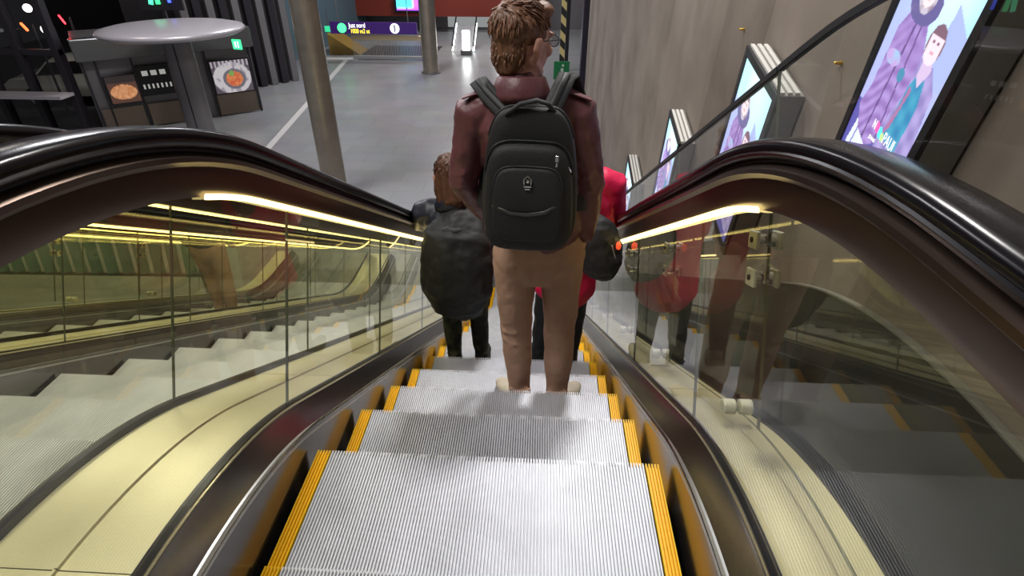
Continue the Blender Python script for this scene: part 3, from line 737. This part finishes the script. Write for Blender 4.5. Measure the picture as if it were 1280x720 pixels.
# ---------------------------------------------------------------- people
def skinmat(name, c): 
    m = mat(name, c, .5, noise=(30, .06)); m.node_tree.nodes['Principled BSDF'].inputs['Subsurface Weight'].default_value = .08; return m
M['skin'] = skinmat('skin', (.62, .33, .25))
M['leather'] = mat('burgundy_leather', (.150, .050, .056), .46, noise=(9, .18), bump=(22, .5))
M['chino'] = mat('tan_chino', (.50, .305, .215), .8, noise=(12, .08), bump=(14, .5))
M['hair_red'] = mat('ginger_hair', (.185, .085, .045), .5, noise=(60, .35, (1, 1, .15)))
M['hair_brown'] = mat('brown_hair', (.10, .04, .02), .5, noise=(60, .4, (1, 1, .15)))
M['shoe_cream'] = mat('cream_suede', (.62, .55, .44), .7, noise=(30, .1))
M['sole'] = mat('dark_sole', (.02, .02, .02), .6)
M['packcloth'] = mat('black_nylon', (.017, .017, .018), .62, bump=(220, .25))
M['packdark'] = mat('black_webbing', (.010, .010, .011), .55)
M['packgrey'] = mat('grey_webbing', (.030, .031, .033), .7, bump=(200, .3))
M['navy'] = mat('navy_puffer', (.012, .014, .024), .45, bump=(10, .5))
M['blackcoat'] = mat('black_olive_coat', (.012, .013, .012), .65, bump=(9, .5))
M['redcoat'] = mat('crimson_puffer', (.80, .008, .085), .55, bump=(9, .6))
M['blacktrouser'] = mat('black_trousers', (.012, .012, .014), .7, bump=(14, .4))
m, nt, p = new_mat('camo'); tc = nt.nodes.new('ShaderNodeTexCoord'); vo = nt.nodes.new('ShaderNodeTexNoise'); vo.inputs['Scale'].default_value = 11; vo.inputs['Detail'].default_value = 1
cr = nt.nodes.new('ShaderNodeValToRGB'); cr.color_ramp.interpolation = 'CONSTANT'; e = cr.color_ramp.elements; e[0].color = (.008, .010, .006, 1); e[1].position = .48; e[1].color = (.028, .035, .014, 1); x_ = e.new(.58); x_.color = (.06, .062, .03, 1)
nt.links.new(tc.outputs['Object'], vo.inputs['Vector']); nt.links.new(vo.outputs['Fac'], cr.inputs[0]); nt.links.new(cr.outputs[0], p.inputs['Base Color']); p.inputs['Roughness'].default_value = .8
M['camo'] = m

def hand_into(b, wrist, d, palmn, s=1., curl=.5, right=True):
    """palm, five unequal bent fingers and a side thumb; d = direction to fingertips, palmn = palm normal"""
    wrist = Vector(wrist); d = Vector(d).normalized(); n = Vector(palmn); n = (n-d*n.dot(d)).normalized(); sd = d.cross(n)
    if not right: sd = -sd
    L = .088*s
    b.tube([wrist-d*.02, wrist, wrist+d*L*.45, wrist+d*L*.9], [(.028*s, .020*s), (.029*s, .018*s), (.040*s, .016*s), (.040*s, .013*s)], side=sd, n=14)
    for k, (off, ln) in enumerate(((-.030, .066), (-.010, .078), (.010, .073), (.029, .058))):
        p0 = wrist+d*L*.85+sd*off*s; a = curl; pts = [p0]; ang = 0; p = p0
        for seg in (.45, .32, .25):
            ang += a*(.8 if seg == .45 else 1); dd = d*cos(ang)+n*sin(ang); p = p+dd*ln*s*seg; pts.append(p)
        b.tube(pts, [.0092*s, .0088*s, .0080*s, .0068*s], side=sd, n=8)
    t0 = wrist+d*.02*s-sd*.024*s; b.tube([t0, t0+(d*.5-sd*.7+n*.2).normalized()*.035*s, t0+(d*.5-sd*.7+n*.2).normalized()*.035*s+(d*.9-sd*.15+n*.4).normalized()*.034*s], [.013*s, .011*s, .009*s], side=n, n=8)

def head_into(b, c, R, s=1.):
    """skull, jaw, nose, ears, lips; local +Y is the face, c the middle of the head"""
    def T(x, y, z_): return Vector(c)+R @ Vector((x*s, y*s, z_*s))
    b.ell(T(0, -.012, .025), (.076*s, .096*s, .098*s), R, 24, 14)
    b.ell(T(0, .022, -.020), (.064*s, .074*s, .090*s), R, 20, 12)
    b.tube([T(0, .02, -.06), T(0, .060, -.092), T(0, .074, -.100)], [.052*s, .034*s, .020*s], n=14)
    for q in (-1, 1):
        b.tube([T(q*.055, -.01, -.045), T(q*.040, .035, -.082)], [.026*s, .020*s], n=10)       # jaw line
        b.tube([T(q*.080, -.006, -.038), T(q*.093, -.016, -.008), T(q*.094, -.014, .018)], [(.008*s, .011*s), (.010*s, .020*s), (.009*s, .016*s)], side=R @ Vector((1, 0, 0)), n=10)
        b.ell(T(q*.040, .066, -.018), (.024*s, .022*s, .022*s), R, 12, 8)                       # cheek
        b.ell(T(q*.032, .078, .032), (.026*s, .012*s, .009*s), R, 12, 8)                        # brow
    b.tube([T(0, .086, .022), T(0, .100, .000), T(0, .112, -.020), T(0, .100, -.030)], [.009*s, .011*s, .015*s, .014*s], n=10)
    b.ell(T(0, .088, -.052), (.022*s, .012*s, .006*s), R, 12, 8); b.ell(T(0, .087, -.063), (.019*s, .012*s, .007*s), R, 12, 8)
    b.ell(T(0, .080, -.088), (.020*s, .014*s, .014*s), R, 12, 8)
def eyes(parent, c, R, s=1.):
    for q in (-1, 1):
        e_ = MB().ell(Vector(c)+R @ Vector((q*.031*s, .081*s, .012*s)), (.012*s, .009*s, .008*s), R, 12, 8).build('eye', M['eyewhite'], parent, smooth=True)
        MB().ell(Vector(c)+R @ Vector((q*.031*s, .089*s, .012*s)), (.005*s, .003*s, .005*s), R, 10, 6).build('iris', M['eyedark'], e_, smooth=True)
M['eyewhite'] = mat('eye_white', (.8, .8, .78), .2); M['eyedark'] = mat('eye_dark', (.03, .03, .04), .1)

def hair_cap(parent, c, R, m, s=1., length=0, tufts=260, seed=1):
    rnd = random.Random(seed); b = MB()
    def T(x, y, z_): return Vector(c)+R @ Vector((x*s, y*s, z_*s))
    b.ell(T(0, -.022, .044), (.083*s, .098*s, .092*s), R, 28, 16)
    b.ell(T(0, -.056, -.015), (.070*s, .050*s, .080*s), R, 20, 12)
    b.ell(T(0, -.062, -.062), (.055*s, .035*s, .045*s), R, 16, 10)
    for q in (-1, 1): b.ell(T(q*.070, .012, .034), (.014*s, .024*s, .022*s), R, 12, 8)
    b.ell(T(.01, .050, .098), (.055*s, .040*s, .030*s), R, 16, 10)
    if length:
        for k in range(26):
            a = PI+PI*k/25; x, y = .078*cos(a), -.02+.082*sin(a)
            w = rnd.uniform(-.012, .012)
            b.tube([T(x, y, .03), T(x*1.12+w, y*1.05, -.06), T(x*1.05+w, y*1.05-.01, -.06-length*.6), T(x*.9+w*2, y, -.06-length*rnd.uniform(.85, 1.1))], [.018*s, .017*s, .014*s, .005*s], n=6)
    b2 = MB()
    for k in range(tufts):
        u = rnd.uniform(0, 2*PI); v = rnd.uniform(-.35, 1); ph = math.asin(v)
        nx, ny, nz = cos(ph)*cos(u), cos(ph)*sin(u), v
        if ny > .30 and nz < .45: continue
        if ny > -.40 and nz < .30: continue
        p = Vector((nx*.084, -.020+ny*.097, .036+nz*.098))
        if ny < 0 and nz < .1: p.z -= rnd.uniform(0, .07); p.y += .012
        flow = Vector((rnd.uniform(-.2, .35), .7*max(0, nz)-.1, -1+1.0*max(0, nz))); flow -= Vector((nx, ny, nz))*flow.dot(Vector((nx, ny, nz))); flow.normalize()
        o = Vector((nx, ny, nz)); l = rnd.uniform(.028, .048)*(.6 if nz < .15 else 1)
        pts = [p-o*.003, p+flow*l*.4+o*.003, p+flow*l*.8+o*.001, p+flow*l+o*rnd.uniform(-.004, .002)]
        b2.tube([T(*q) for q in pts], [(.004*s, .0018*s), (.005*s, .002*s), (.0035*s, .0015*s), (.001*s, .0008*s)], side=R @ Vector((1, .2, 0)), n=6, round_caps=False)
    h = b.build('hair', m, parent, remesh=.006*s, sm=4, disp=(.012, .006))
    b2.build('hair_strands', m, h, smooth=True)
    return h

def person(label, J, cloth, root, hs=1., headyaw=0., headpitch=0., vox=.009, jacket=True, hairlen=0, hair='hair_brown', shoes='sole', group=None, face=True, hands=True, jr=1., tr=1., hem=0., tuft=160):
    """J: joints in world space. Builds one continuous body, and clothes as children"""
    r = empty('person', root, 0, label, 'person', group)
    J = {k: Vector(v)-Vector(root) for k, v in J.items()}
    R = (Matrix.Rotation(headyaw, 3, 'Z') @ Matrix.Rotation(headpitch, 3, 'X'))
    sd = (J['shR']-J['shL']).normalized(); hp = (J['hipL']+J['hipR'])/2
    b = MB()
    head_into(b, J['head'], R, hs)
    b.tube([J['neck']-Vector((0, 0, .04)), J['neck'], J['head']+Vector((0, 0, -.05*hs))], [.066*hs, .058*hs, .054*hs], n=16)
    ch = J['neck']+Vector((0, 0, -.14)); wa = lerp(J['neck'], hp, .62)
    sw = (J['shR']-J['shL']).length/2
    b.tube([hp-Vector((0, 0, .04)), hp+Vector((0, 0, .06)), wa, ch, J['neck']-Vector((0, 0, .05))], [(sw*.78, .10), (sw*.80, .105), (sw*.70, .095), (sw*.86, .11), (sw*.5, .07)], side=sd, n=24)
    for q in 'LR':
        b.tube([J['sh'+q], J['el'+q], J['wr'+q]], [.047, .038, .026], n=12)
        b.tube([J['hip'+q], J['kn'+q], J['an'+q], J['an'+q]-Vector((0, 0, .05))], [.080, .052, .036, .036], n=14)
        if hands: hand_into(b, J['wr'+q], J['hd'+q]-J['wr'+q], (0, 0, 1) if 'pn'+q not in J else J['pn'+q]+Vector(root), hs, .55, q == 'R')
        tdir = (J['to'+q]-J['an'+q]); tdir.z = 0; tdir.normalize()
        b.tube([J['an'+q]-Vector((0, 0, .045)), J['an'+q]+tdir*.13-Vector((0, 0, .065))], [.032, .024], n=10)
    b.build('body', M['skin'], r, remesh=.005 if face else .008, sm=3)
    if face: eyes(r, J['head'], R, hs)
    hair_cap(r, J['head'], R, M[hair], hs, hairlen, tuft, seed=len(label))
    # trousers
    t = MB()
    t.tube([hp-Vector((0, 0, .06)), hp+Vector((0, 0, .02)), hp+Vector((0, 0, .10))], [(sw*.86*tr, .118), (sw*.88*tr, .125), (sw*.80*tr, .115)], side=sd, n=24)
    for q in 'LR':
        h, k, a = J['hip'+q], J['kn'+q], J['an'+q]; m1 = lerp(h, k, .5); m2 = lerp(k, a, .45); m3 = lerp(k, a, .82)
        t.ell(h+Vector((0, -.035, -.02)), (.078*tr, .078, .09), None, 16, 10)
        t.tube([h, m1, k+Vector((0, 0, .05)), k, m2, m3, a-Vector((0, 0, .045))], [(.096*tr, .104), (.084*tr, .094), (.075*tr, .080), (.072*tr, .076), (.066*tr, .072), (.052*tr, .058), (.054*tr, .060)], side=sd, n=20)
        # folds at knee and cuff
        for dz, aa, w_ in ((.03, .3, 1), (-.035, -.35, 1), (.065, -.2, .9)):
            t.tube([k+Vector((-.055*tr, -.056, dz-.03*aa)), k+Vector((0, -.074, dz)), k+Vector((.055*tr, -.056, dz+.05*aa))], [.008, .012, .008], n=8)
        for dz in (-.01, .03, .075): t.tube([a+Vector((-.05*tr, -.045, dz)), a+Vector((0, -.066, dz-.015)), a+Vector((.05*tr, -.045, dz+.01))], [.007, .011, .007], n=8)
    t.build('trousers', M[cloth[1]], r, remesh=vox, sm=4, disp=(.09, .014))
    # shoes
    for q in 'LR':
        a = J['an'+q]; tdir = (J['to'+q]-a); tdir.z = 0; tdir.normalize(); fz = J['to'+q].z
        side_ = tdir.cross(Vector((0, 0, 1)))
        hb = Vector((a.x, a.y, fz))-tdir*.045
        s_ = MB().tube([hb+Vector((0, 0, .052)), hb+tdir*.06+Vector((0, 0, .058)), hb+tdir*.14+Vector((0, 0, .045)), hb+tdir*.21+Vector((0, 0, .034)), hb+tdir*.255+Vector((0, 0, .030))], [(.040, .044), (.042, .052), (.046, .038), (.049, .028), (.034, .022)], side=side_, n=18)
        s_.tube([hb+tdir*.025+Vector((0, 0, .05)), hb+tdir*.035+Vector((0, 0, .105))], [.042, .044], n=16)
        so = s_.build('shoe', M[shoes], r, remesh=.006, sm=3)
        o = []
        for zz in (0, .022): o.append([hb+tdir*(.105+.165*cos(2*PI*j/24))+side_*(.050*sin(2*PI*j/24)*(1+.12*cos(2*PI*j/24)))+Vector((0, 0, zz)) for j in range(24)])
        MB().rings(o).build('sole', M['sole'], so)
    # jacket
    if jacket:
        g = MB(); top = J['neck']; hemc = hp+Vector((0, 0, .06-hem))
        g.tube([hemc, lerp(hemc, top, .25), lerp(hemc, top, .55), lerp(hemc, top, .80), top-Vector((0, 0, .055)), top], [(sw*.98*jr, .135), (sw*.92*jr, .130), (sw*.95*jr, .135), (sw*1.0*jr, .135), (sw*.80, .10), (.070, .070)], side=sd, n=28)
        for q in 'LR':
            s1, e1, w1 = J['sh'+q], J['el'+q], J['wr'+q]; inn = lerp(s1, top, .30)-Vector((0, 0, .01))
            g.tube([inn, s1, lerp(s1, e1, .5), e1, lerp(e1, w1, .5), w1-(w1-e1).normalized()*.015], [(.075*jr), .078*jr, .068*jr, .062*jr, .055*jr, .050*jr], n=18)
            for t_ in (.80, .90, 1.0): # creases in the sleeve
                p_ = lerp(s1, e1, t_); g.tube([p_+Vector((-.05, -.035, -.012)), p_+Vector((0, -.062, .004)), p_+Vector((.05, -.035, .016))], [.008, .011, .008], n=8)
        jo = g.build('jacket', M[cloth[0]], r, remesh=vox, sm=4, disp=(.08, .018))
        cl = MB(); R0 = []
        for (ra, zz) in ((.064, -.03), (.066, .010), (.071, .034), (.080, .030), (.100, -.020), (.105, -.045), (.066, -.035)):
            R0.append([top+Vector((ra*hs*cos(2*PI*j/28), .0+ra*hs*.95*sin(2*PI*j/28)-.004, zz*hs-.012*sin(2*PI*j/28))) for j in range(28)])
        cl.rings(R0, caps=False).build('collar', M[cloth[0]], jo, smooth=True)
    return r, J, R

# man with the black backpack
mz = -2.087
man_root = (.09, 2.2, mz)
manJ = dict(head=(.070, 2.17, -.335), neck=(.066, 2.13, -.475), shL=(-.112, 2.14, -.575), shR=(.278, 2.14, -.570),
    elL=(-.165, 2.15, -.86), wrL=(-.085, 2.30, -1.06), hdL=(-.05, 2.38, -1.12), elR=(.345, 2.15, -.86), wrR=(.340, 2.19, -1.10), hdR=(.335, 2.21, -1.21), pnR=(-1, .2, 0), pnL=(1, 0, .3),
    hipL=(.044, 2.15, -1.16), hipR=(.248, 2.15, -1.15), knL=(.052, 2.17, -1.60), knR=(.258, 2.17, -1.58), anL=(.078, 2.13, mz+.10), anR=(.262, 2.12, mz+.10),
    toL=(-.02, 2.29, mz+.0), toR=(.365, 2.29, mz+.0))
man, mJ, mR = person('man in burgundy leather jacket and tan trousers wearing a black backpack', manJ, ('leather', 'chino'), man_root, hs=1.10, headyaw=-.85, headpitch=-.10, hair='hair_red', shoes='shoe_cream', vox=.008, tuft=900, hem=-.03, jr=.98, tr=1.04)
# glasses
hc = mJ['head']
def HT(x, y, z_): return hc+mR @ Vector((x*1.1, y*1.1, z_*1.1))
gl = MB()
for q in (-1, 1):
    gl.tube([HT(q*.033+.024*cos(a), .104, .012+.019*sin(a)) for a in [2*PI*k/16 for k in range(17)]], [.0018]*17, n=6, round_caps=False)
    gl.tube([HT(q*.057, .104, .016), HT(q*.074, .09, .018), HT(q*.083, .0, .014), HT(q*.084, -.012, .002)], [.002]*4, n=6)
gl.tube([HT(-.009, .104, .014), HT(.009, .104, .014)], [.0018]*2, n=6)
go = gl.build('glasses', M['black'], man, smooth=True)
for q in (-1, 1): MB().rings([[HT(q*.033+.023*cos(a), yy, .012+.018*sin(a)) for a in [2*PI*k/16 for k in range(16)]] for yy in (.1035, .1045)]).build('lens', M['darkglass'], go)
for q, xx in (('L', -.10), ('R', .275)):
    c0 = Vector((xx, 2.105, -.497))-Vector(man_root)
    ep = MB().box(c0, (.10, .045, .006), Matrix.Rotation(.32 if q == 'R' else -.32, 3, 'Y')).build('epaulette', M['leather'], man, bevel=.002)
    MB().ell(c0+Vector((-.035 if q == 'R' else .035, -.005, .008)), (.006, .006, .004), None, 10, 6).build('button', M['chrome'], ep, smooth=True)

# backpack
bp = empty('backpack', (.108, 1.985, -1.03), 0, 'black laptop backpack worn by the man in the burgundy jacket', 'backpack')
bp.rotation_euler = (math.radians(-4), 0, math.radians(-3))
def outline(s_, y, n=40, zoff=0., W0=.178, H0=.52, topw=.74, drop=.0):
    pts = []
    for j in range(n):
        a = 2*PI*j/n; c_, s2 = cos(a), sin(a); e_ = .42
        x = math.copysign(abs(c_)**e_, c_); z_ = math.copysign(abs(s2)**e_, s2)
        zz = (z_+1)/2; w_ = lerp(1.0, topw, max(0, (zz-.35)/.65)**1.5)
        pts.append((x*W0*w_*s_, y, H0*(.5+(zz-.5)*(1-(1-s_)*.6))+zoff+drop*(1-abs(x))*(1 if z_ > 0 else 0)))
    return pts
MB().rings([outline(.93, .06), outline(1, .045), outline(1.02, .0), outline(1.01, -.05), outline(.985, -.075), outline(.95, -.085)]).build('main_compartment', M['packcloth'], bp, smooth=True, sub=1)
zp = outline(1.012, -.045)
MB().tube([Vector(q)+Vector((0, 0, 0)) for q in zp[2:19]], [.0045]*17, n=8).build('zip', M['packdark'], bp, smooth=True)
MB().rings([outline(.93, -.07, H0=.42, topw=.86), outline(.93, -.105, H0=.42, topw=.86), outline(.90, -.128, H0=.415, topw=.86), outline(.84, -.138, H0=.41, topw=.86), outline(.5, -.143, H0=.40, topw=.86)]).build('front_pocket', M['packcloth'], bp, smooth=True, sub=1)
z2 = outline(.935, -.108, H0=.425, topw=.86); MB().tube([Vector(q) for q in z2[1:20]], [.0045]*19, n=8).build('zip', M['packdark'], bp, smooth=True)
# stitched panel with curved welt and lower shiny band
pn = MB().rings([outline(.72, -.135, H0=.33, zoff=.03, topw=.9), outline(.72, -.146, H0=.33, zoff=.03, topw=.9), outline(.66, -.152, H0=.325, zoff=.03, topw=.9)]).build('front_panel', M['packcloth'], bp, smooth=True)
z3 = outline(.725, -.144, H0=.335, zoff=.03, topw=.9); MB().tube([Vector(q) for q in z3[1:20]], [.0035]*19, n=8).build('piping', M['packgrey'], pn, smooth=True)
MB().tube([(-.125, -.146, .190), (-.06, -.158, .168), (0, -.160, .166), (.06, -.158, .176), (.12, -.146, .205)], [(.003, .007)]*5, n=8, side=(0, 1, 0)).build('pocket_zip', mat('shiny_zip', (.09, .09, .085), .25, .5), pn, smooth=True)
lo = MB(); lc = Vector((.0, -.156, .285))
lo.tube([lc+Vector((-.012, 0, -.006)), lc+Vector((-.013, 0, .010)), lc+Vector((0, 0, .022)), lc+Vector((.013, 0, .010)), lc+Vector((.012, 0, -.006))], [.003]*5, n=6); lo.ell(lc+Vector((0, 0, .004)), (.007, .003, .007), None, 10, 6)
lo.box(lc+Vector((0, 0, -.016)), (.026, .003, .005)); lo.box(lc+Vector((0, 0, -.025)), (.018, .003, .004))
lo.build('emblem', M['chrome'], pn)
MB().box((.098, -.158, .372), (.013, .006, .020)).box((.098, -.160, .352), (.008, .004, .016)).build('zip_pull', M['chrome'], bp, bevel=.002)
MB().tube([(.138, -.125, .335), (.147, -.125, .32)], [.003, .003], n=6).build('zip_pull', M['chrome'], bp, smooth=True)
MB().tube([(-.088, -.055, .470), (-.080, -.075, .500), (-.035, -.085, .535), (.02, -.085, .548), (.060, -.078, .535), (.080, -.06, .505), (.082, -.055, .48)], [(.008, .013)]*7, side=(0, 0, 1), n=12).build('grab_handle', M['packgrey'], bp, smooth=True)
for s_, P_ in ((-1, [(-.075, -.02, .475), (-.115, .015, .505), (-.165, .045, .545), (-.205, .085, .580), (-.215, .14, .57), (-.18, .20, .50), (-.185, .20, .3), (-.19, .10, .10)]),
               (1, [(.060, -.02, .49), (.078, .015, .525), (.098, .045, .57), (.115, .085, .605), (.130, .14, .60), (.165, .20, .50), (.175, .20, .3), (.185, .10, .10)])):
    st = MB(); st.tube(P_, [(.033, .008)]*len(P_), side=(1, 0, .35*s_*-1), n=14)
    so = st.build('shoulder_strap', M['packgrey'], bp, smooth=True)
    w_ = MB(); w_.tube([Vector(q)+Vector((0, -.006, .006)) for q in P_[:5]], [(.013, .004)]*5, side=(1, 0, .35*s_*-1), n=10); w_.build('webbing', M['packdark'], so, smooth=True)

# woman on the left, two steps below
wz = -2.552
wr_ = (-.33, 3.0, wz)
wJ = dict(head=(-.375, 3.06, -1.19), neck=(-.365, 3.01, -1.315), shL=(-.53, 3.02, -1.41), shR=(-.19, 3.02, -1.40), elL=(-.585, 3.12, -1.50), wrL=(-.60, 3.32, -1.62), hdL=(-.60, 3.40, -1.64),
    elR=(-.14, 3.06, -1.66), wrR=(-.15, 3.22, -1.78), hdR=(-.16, 3.30, -1.80), hipL=(-.40, 3.0, -1.86), hipR=(-.235, 3.0, -1.86), knL=(-.405, 3.02, -2.17), knR=(-.225, 3.02, -2.17),
    anL=(-.395, 2.98, wz+.09), anR=(-.215, 3.0, wz+.09), toL=(-.43, 3.2, wz), toR=(-.21, 3.2, wz))
person('person with brown hair and camouflage trousers under a big dark coat, left of the man', wJ, ('navy', 'camo'), wr_, hs=.98, headyaw=.5, headpitch=-.25, hairlen=.12, hair='hair_brown', vox=.011, jr=1.08, tr=.86, face=True)
# heavy dark coat slung over the shoulders
ct = empty('draped_coat', (-.32, 2.87, -1.7), 0, 'big black-olive coat hanging down the back of the person with brown hair', 'coat')
cb = MB()
cb.tube([(.02, .02, -.295), (.0, -.01, -.24), (-.01, -.03, -.10), (-.0, -.03, .08), (.0, .0, .22), (.03, .06, .31)], [(.13, .07), (.17, .10), (.215, .12), (.215, .115), (.20, .10), (.13, .06)], side=(1, 0, 0), n=26)
for k in range(4): cb.tube([(-.13+.09*k, -.085, .12), (-.16+.1*k, -.118, -.08), (-.10+.07*k, -.075, -.24)], [.010, .020, .008], n=8)
cb.build('coat_cloth', M['blackcoat'], ct, remesh=.010, sm=5, disp=(.09, .03))
MB().tube([(-.15, -.02, .23), (-.02, -.03, .27), (.14, .0, .25)], [.035, .042, .03], n=14).build('hood', M['blackcoat'], ct, remesh=.008, sm=3, disp=(.05, .015))

# person in red
rz_ = -2.552
rJ = dict(head=(.36, 3.05, -1.00), neck=(.37, 3.02, -1.13), shL=(.20, 3.04, -1.24), shR=(.555, 3.04, -1.20), elL=(.17, 3.1, -1.50), wrL=(.20, 3.26, -1.62), hdL=(.20, 3.34, -1.64),
    elR=(.60, 3.10, -1.46), wrR=(.56, 3.30, -1.55), hdR=(.55, 3.38, -1.56), hipL=(.235, 3.02, -1.80), hipR=(.40, 3.02, -1.80), knL=(.20, 3.04, -2.15), knR=(.40, 3.04, -2.15),
    anL=(.165, 3.02, rz_+.10), anR=(.39, 3.05, rz_+.10), toL=(.14, 3.25, rz_), toR=(.42, 3.27, rz_))
person('person in a bright crimson puffer coat just ahead of the backpack man, right side', rJ, ('redcoat', 'blacktrouser'), (.33, 3.05, rz_), hs=1., headyaw=-.2, headpitch=-.15, vox=.011, jr=1.12, hem=.16, tr=.9, hair='hair_brown')
bg = empty('shoulder_bag', (.49, 2.84, -1.50), 0, 'black bag slung on the person in crimson, beside the right balustrade', 'bag')
bb_ = MB(); bb_.ell((0, 0, -.02), (.135, .10, .21), Matrix.Rotation(-.22, 3, 'Y'), 24, 14); bb_.ell((.02, -.05, -.06), (.09, .07, .13), Matrix.Rotation(-.22, 3, 'Y'), 18, 10)
bb_.build('bag_body', M['packcloth'], bg, remesh=.009, sm=3, disp=(.08, .03))
MB().tube([(-.06, .02, .16), (-.10, .06, .25), (-.12, .16, .30), (-.10, .30, .20)], [(.022, .006)]*4, side=(1, 0, 0), n=10).build('strap', M['packdark'], bg, smooth=True)
MB().tube([(.06, -.085, .05), (.085, -.095, -.02)], [.003, .003], n=6).build('zip_pull', M['chrome'], bg, smooth=True)
MB().tube([(.02, -.105, -.01), (.03, -.112, -.07)], [.003, .003], n=6).build('zip_pull', M['chrome'], bg, smooth=True)
MB().box((.10, -.03, .04), (.006, .004, .04), Matrix.Rotation(.5, 3, 'Y')).build('zip_pull', M['chrome'], bg)
tag(MB().ell((.588, 2.80, -1.475), (.020, .018, .026), None, 16, 10).build('charm', mat('orange_red_charm', (.95, .09, .03), .4, emis=((1, .1, .03), .8)), smooth=True), 'orange-red charm hanging from the black bag by the right balustrade', 'charm')  # charm colour also glows by itself

# people on the lower floor
def stand(x, y, label, top, bottom, hair='hair_brown', h=1.70, step=.10, yaw=0., z0=FL, shoes='sole'):
    s_ = h/1.75; c_, n_ = cos(yaw), sin(yaw)
    def W_(a, b_, z_): return (x+(a*c_-b_*n_)*s_, y+(a*n_+b_*c_)*s_, z0+z_*s_)
    Jx = dict(head=W_(0, .02, 1.62), neck=W_(0, 0, 1.47), shL=W_(-.18, 0, 1.40), shR=W_(.18, 0, 1.40), elL=W_(-.22, -.02, 1.12), wrL=W_(-.20, .10, .90), hdL=W_(-.20, .13, .82), elR=W_(.22, -.02, 1.12), wrR=W_(.20, .10, .90), hdR=W_(.20, .13, .82),
        hipL=W_(-.085, 0, .92), hipR=W_(.085, 0, .92), knL=W_(-.09, .02+step, .50), knR=W_(.09, .02-step*.4, .50), anL=W_(-.09, step, .09), anR=W_(.09, -step*1.2, .09), toL=W_(-.11, step+.2, 0), toR=W_(.11, -step*1.2+.2, 0))
    return person(label, Jx, (top, bottom), (x, y, z0), hs=s_, headyaw=yaw, vox=.014, face=False, hair=hair, tuft=60, shoes=shoes)
stand(.93, 8.9, 'person in black walking on the lower floor just right of the escalator foot', 'blacktrouser', 'blacktrouser', shoes='shoe_cream', yaw=-.3)
stand(-3.32, 5.07, 'passenger in tan trousers and dark jacket on the leftmost escalator', 'blackcoat', 'chino', z0=steps[[i for i, s in enumerate(steps) if s[0] > 5.1][0]][1], h=1.74, step=.06, yaw=.2)


# ---------------------------------------------------------------- lights
def fixture(x, y, z_, sx, sy, power, col, lab, rot=(0, 0, 0)):
    r = empty('ceiling_light', (x, y, z_), 0, lab, 'ceiling light', 'panel lights on the ceiling')
    MB().box((0, 0, .04), (sx+.1, sy+.1, .08)).build('housing', M['greymetal'], r)
    MB().box((0, 0, -.004), (sx, sy, .01)).build('diffuser', emit('diffuser', col, 1.5), r)
    l = bpy.data.lights.new('area', 'AREA'); l.shape = 'RECTANGLE'; l.size = sx; l.size_y = sy; l.energy = power; l.color = col
    o = bpy.data.objects.new('lamp', l); C.objects.link(o); o.parent = r; o.location = (0, 0, -.03); o.rotation_euler = rot
    return r
fixture(.75, 5.0, 3.6, .6, .4, 250, (1, .98, .95), 'small panel light above the foot of the right escalator')
fixture(-2.2, 1.0, 3.7, 2.4, 2.4, 190, (1, .98, .95), 'large unseen panel light added above the escalator heads to brighten the left deck')  # added panel, sized to brighten the left deck
fixture(-5.5, 9.5, 3.6, 2, 2, 520, (.97, .96, 1), 'panel light over the near part of the hall')
fixture(-5.5, 19, 3.6, 2, 2, 640, (.96, .96, 1), 'panel light over the middle of the hall')
fixture(-3, 29, 3.6, 3, 2, 650, (.97, .98, 1), 'panel light over the far end of the hall')
fixture(-11, 12.2, 3.6, 1.2, 1.2, 70, (1, .92, .85), 'panel light near the round canopy')

w = bpy.data.worlds.new('world'); bpy.context.scene.world = w; w.use_nodes = True
w.node_tree.nodes['Background'].inputs[0].default_value = (.55, .55, .6, 1); w.node_tree.nodes['Background'].inputs[1].default_value = .25

# ---------------------------------------------------------------- camera
cd = bpy.data.cameras.new('camera'); cam = bpy.data.objects.new('camera', cd); C.objects.link(cam)
p_, y_, r_ = [math.radians(a) for a in (32.274, -2.812, .18)]
f_ = Vector((sin(y_)*cos(p_), cos(y_)*cos(p_), -sin(p_))); rr = Vector((cos(y_), -sin(y_), 0)); uu = rr.cross(f_)
r1 = rr*cos(r_)+uu*sin(r_); u1 = -rr*sin(r_)+uu*cos(r_)
mw = Matrix((r1, u1, -f_)).transposed().to_4x4(); mw.translation = Vector((.139, 0, 0)); cam.matrix_world = mw
cd.sensor_width = 36; cd.lens = 704.8/1280*36; cd.clip_start = .02; cd.clip_end = 200
sc_ = bpy.context.scene; sc_.camera = cam
sc_.cycles.transparent_max_bounces = 48; sc_.cycles.max_bounces = 12
sc_.cycles.sample_clamp_indirect = 3; sc_.cycles.blur_glossy = .6; sc_.cycles.caustics_reflective = False
sc_.view_settings.view_transform = 'Standard'; sc_.view_settings.look = 'None'; sc_.view_settings.gamma = 1; sc_.view_settings.exposure = 0
sc_.view_settings.use_curve_mapping = False
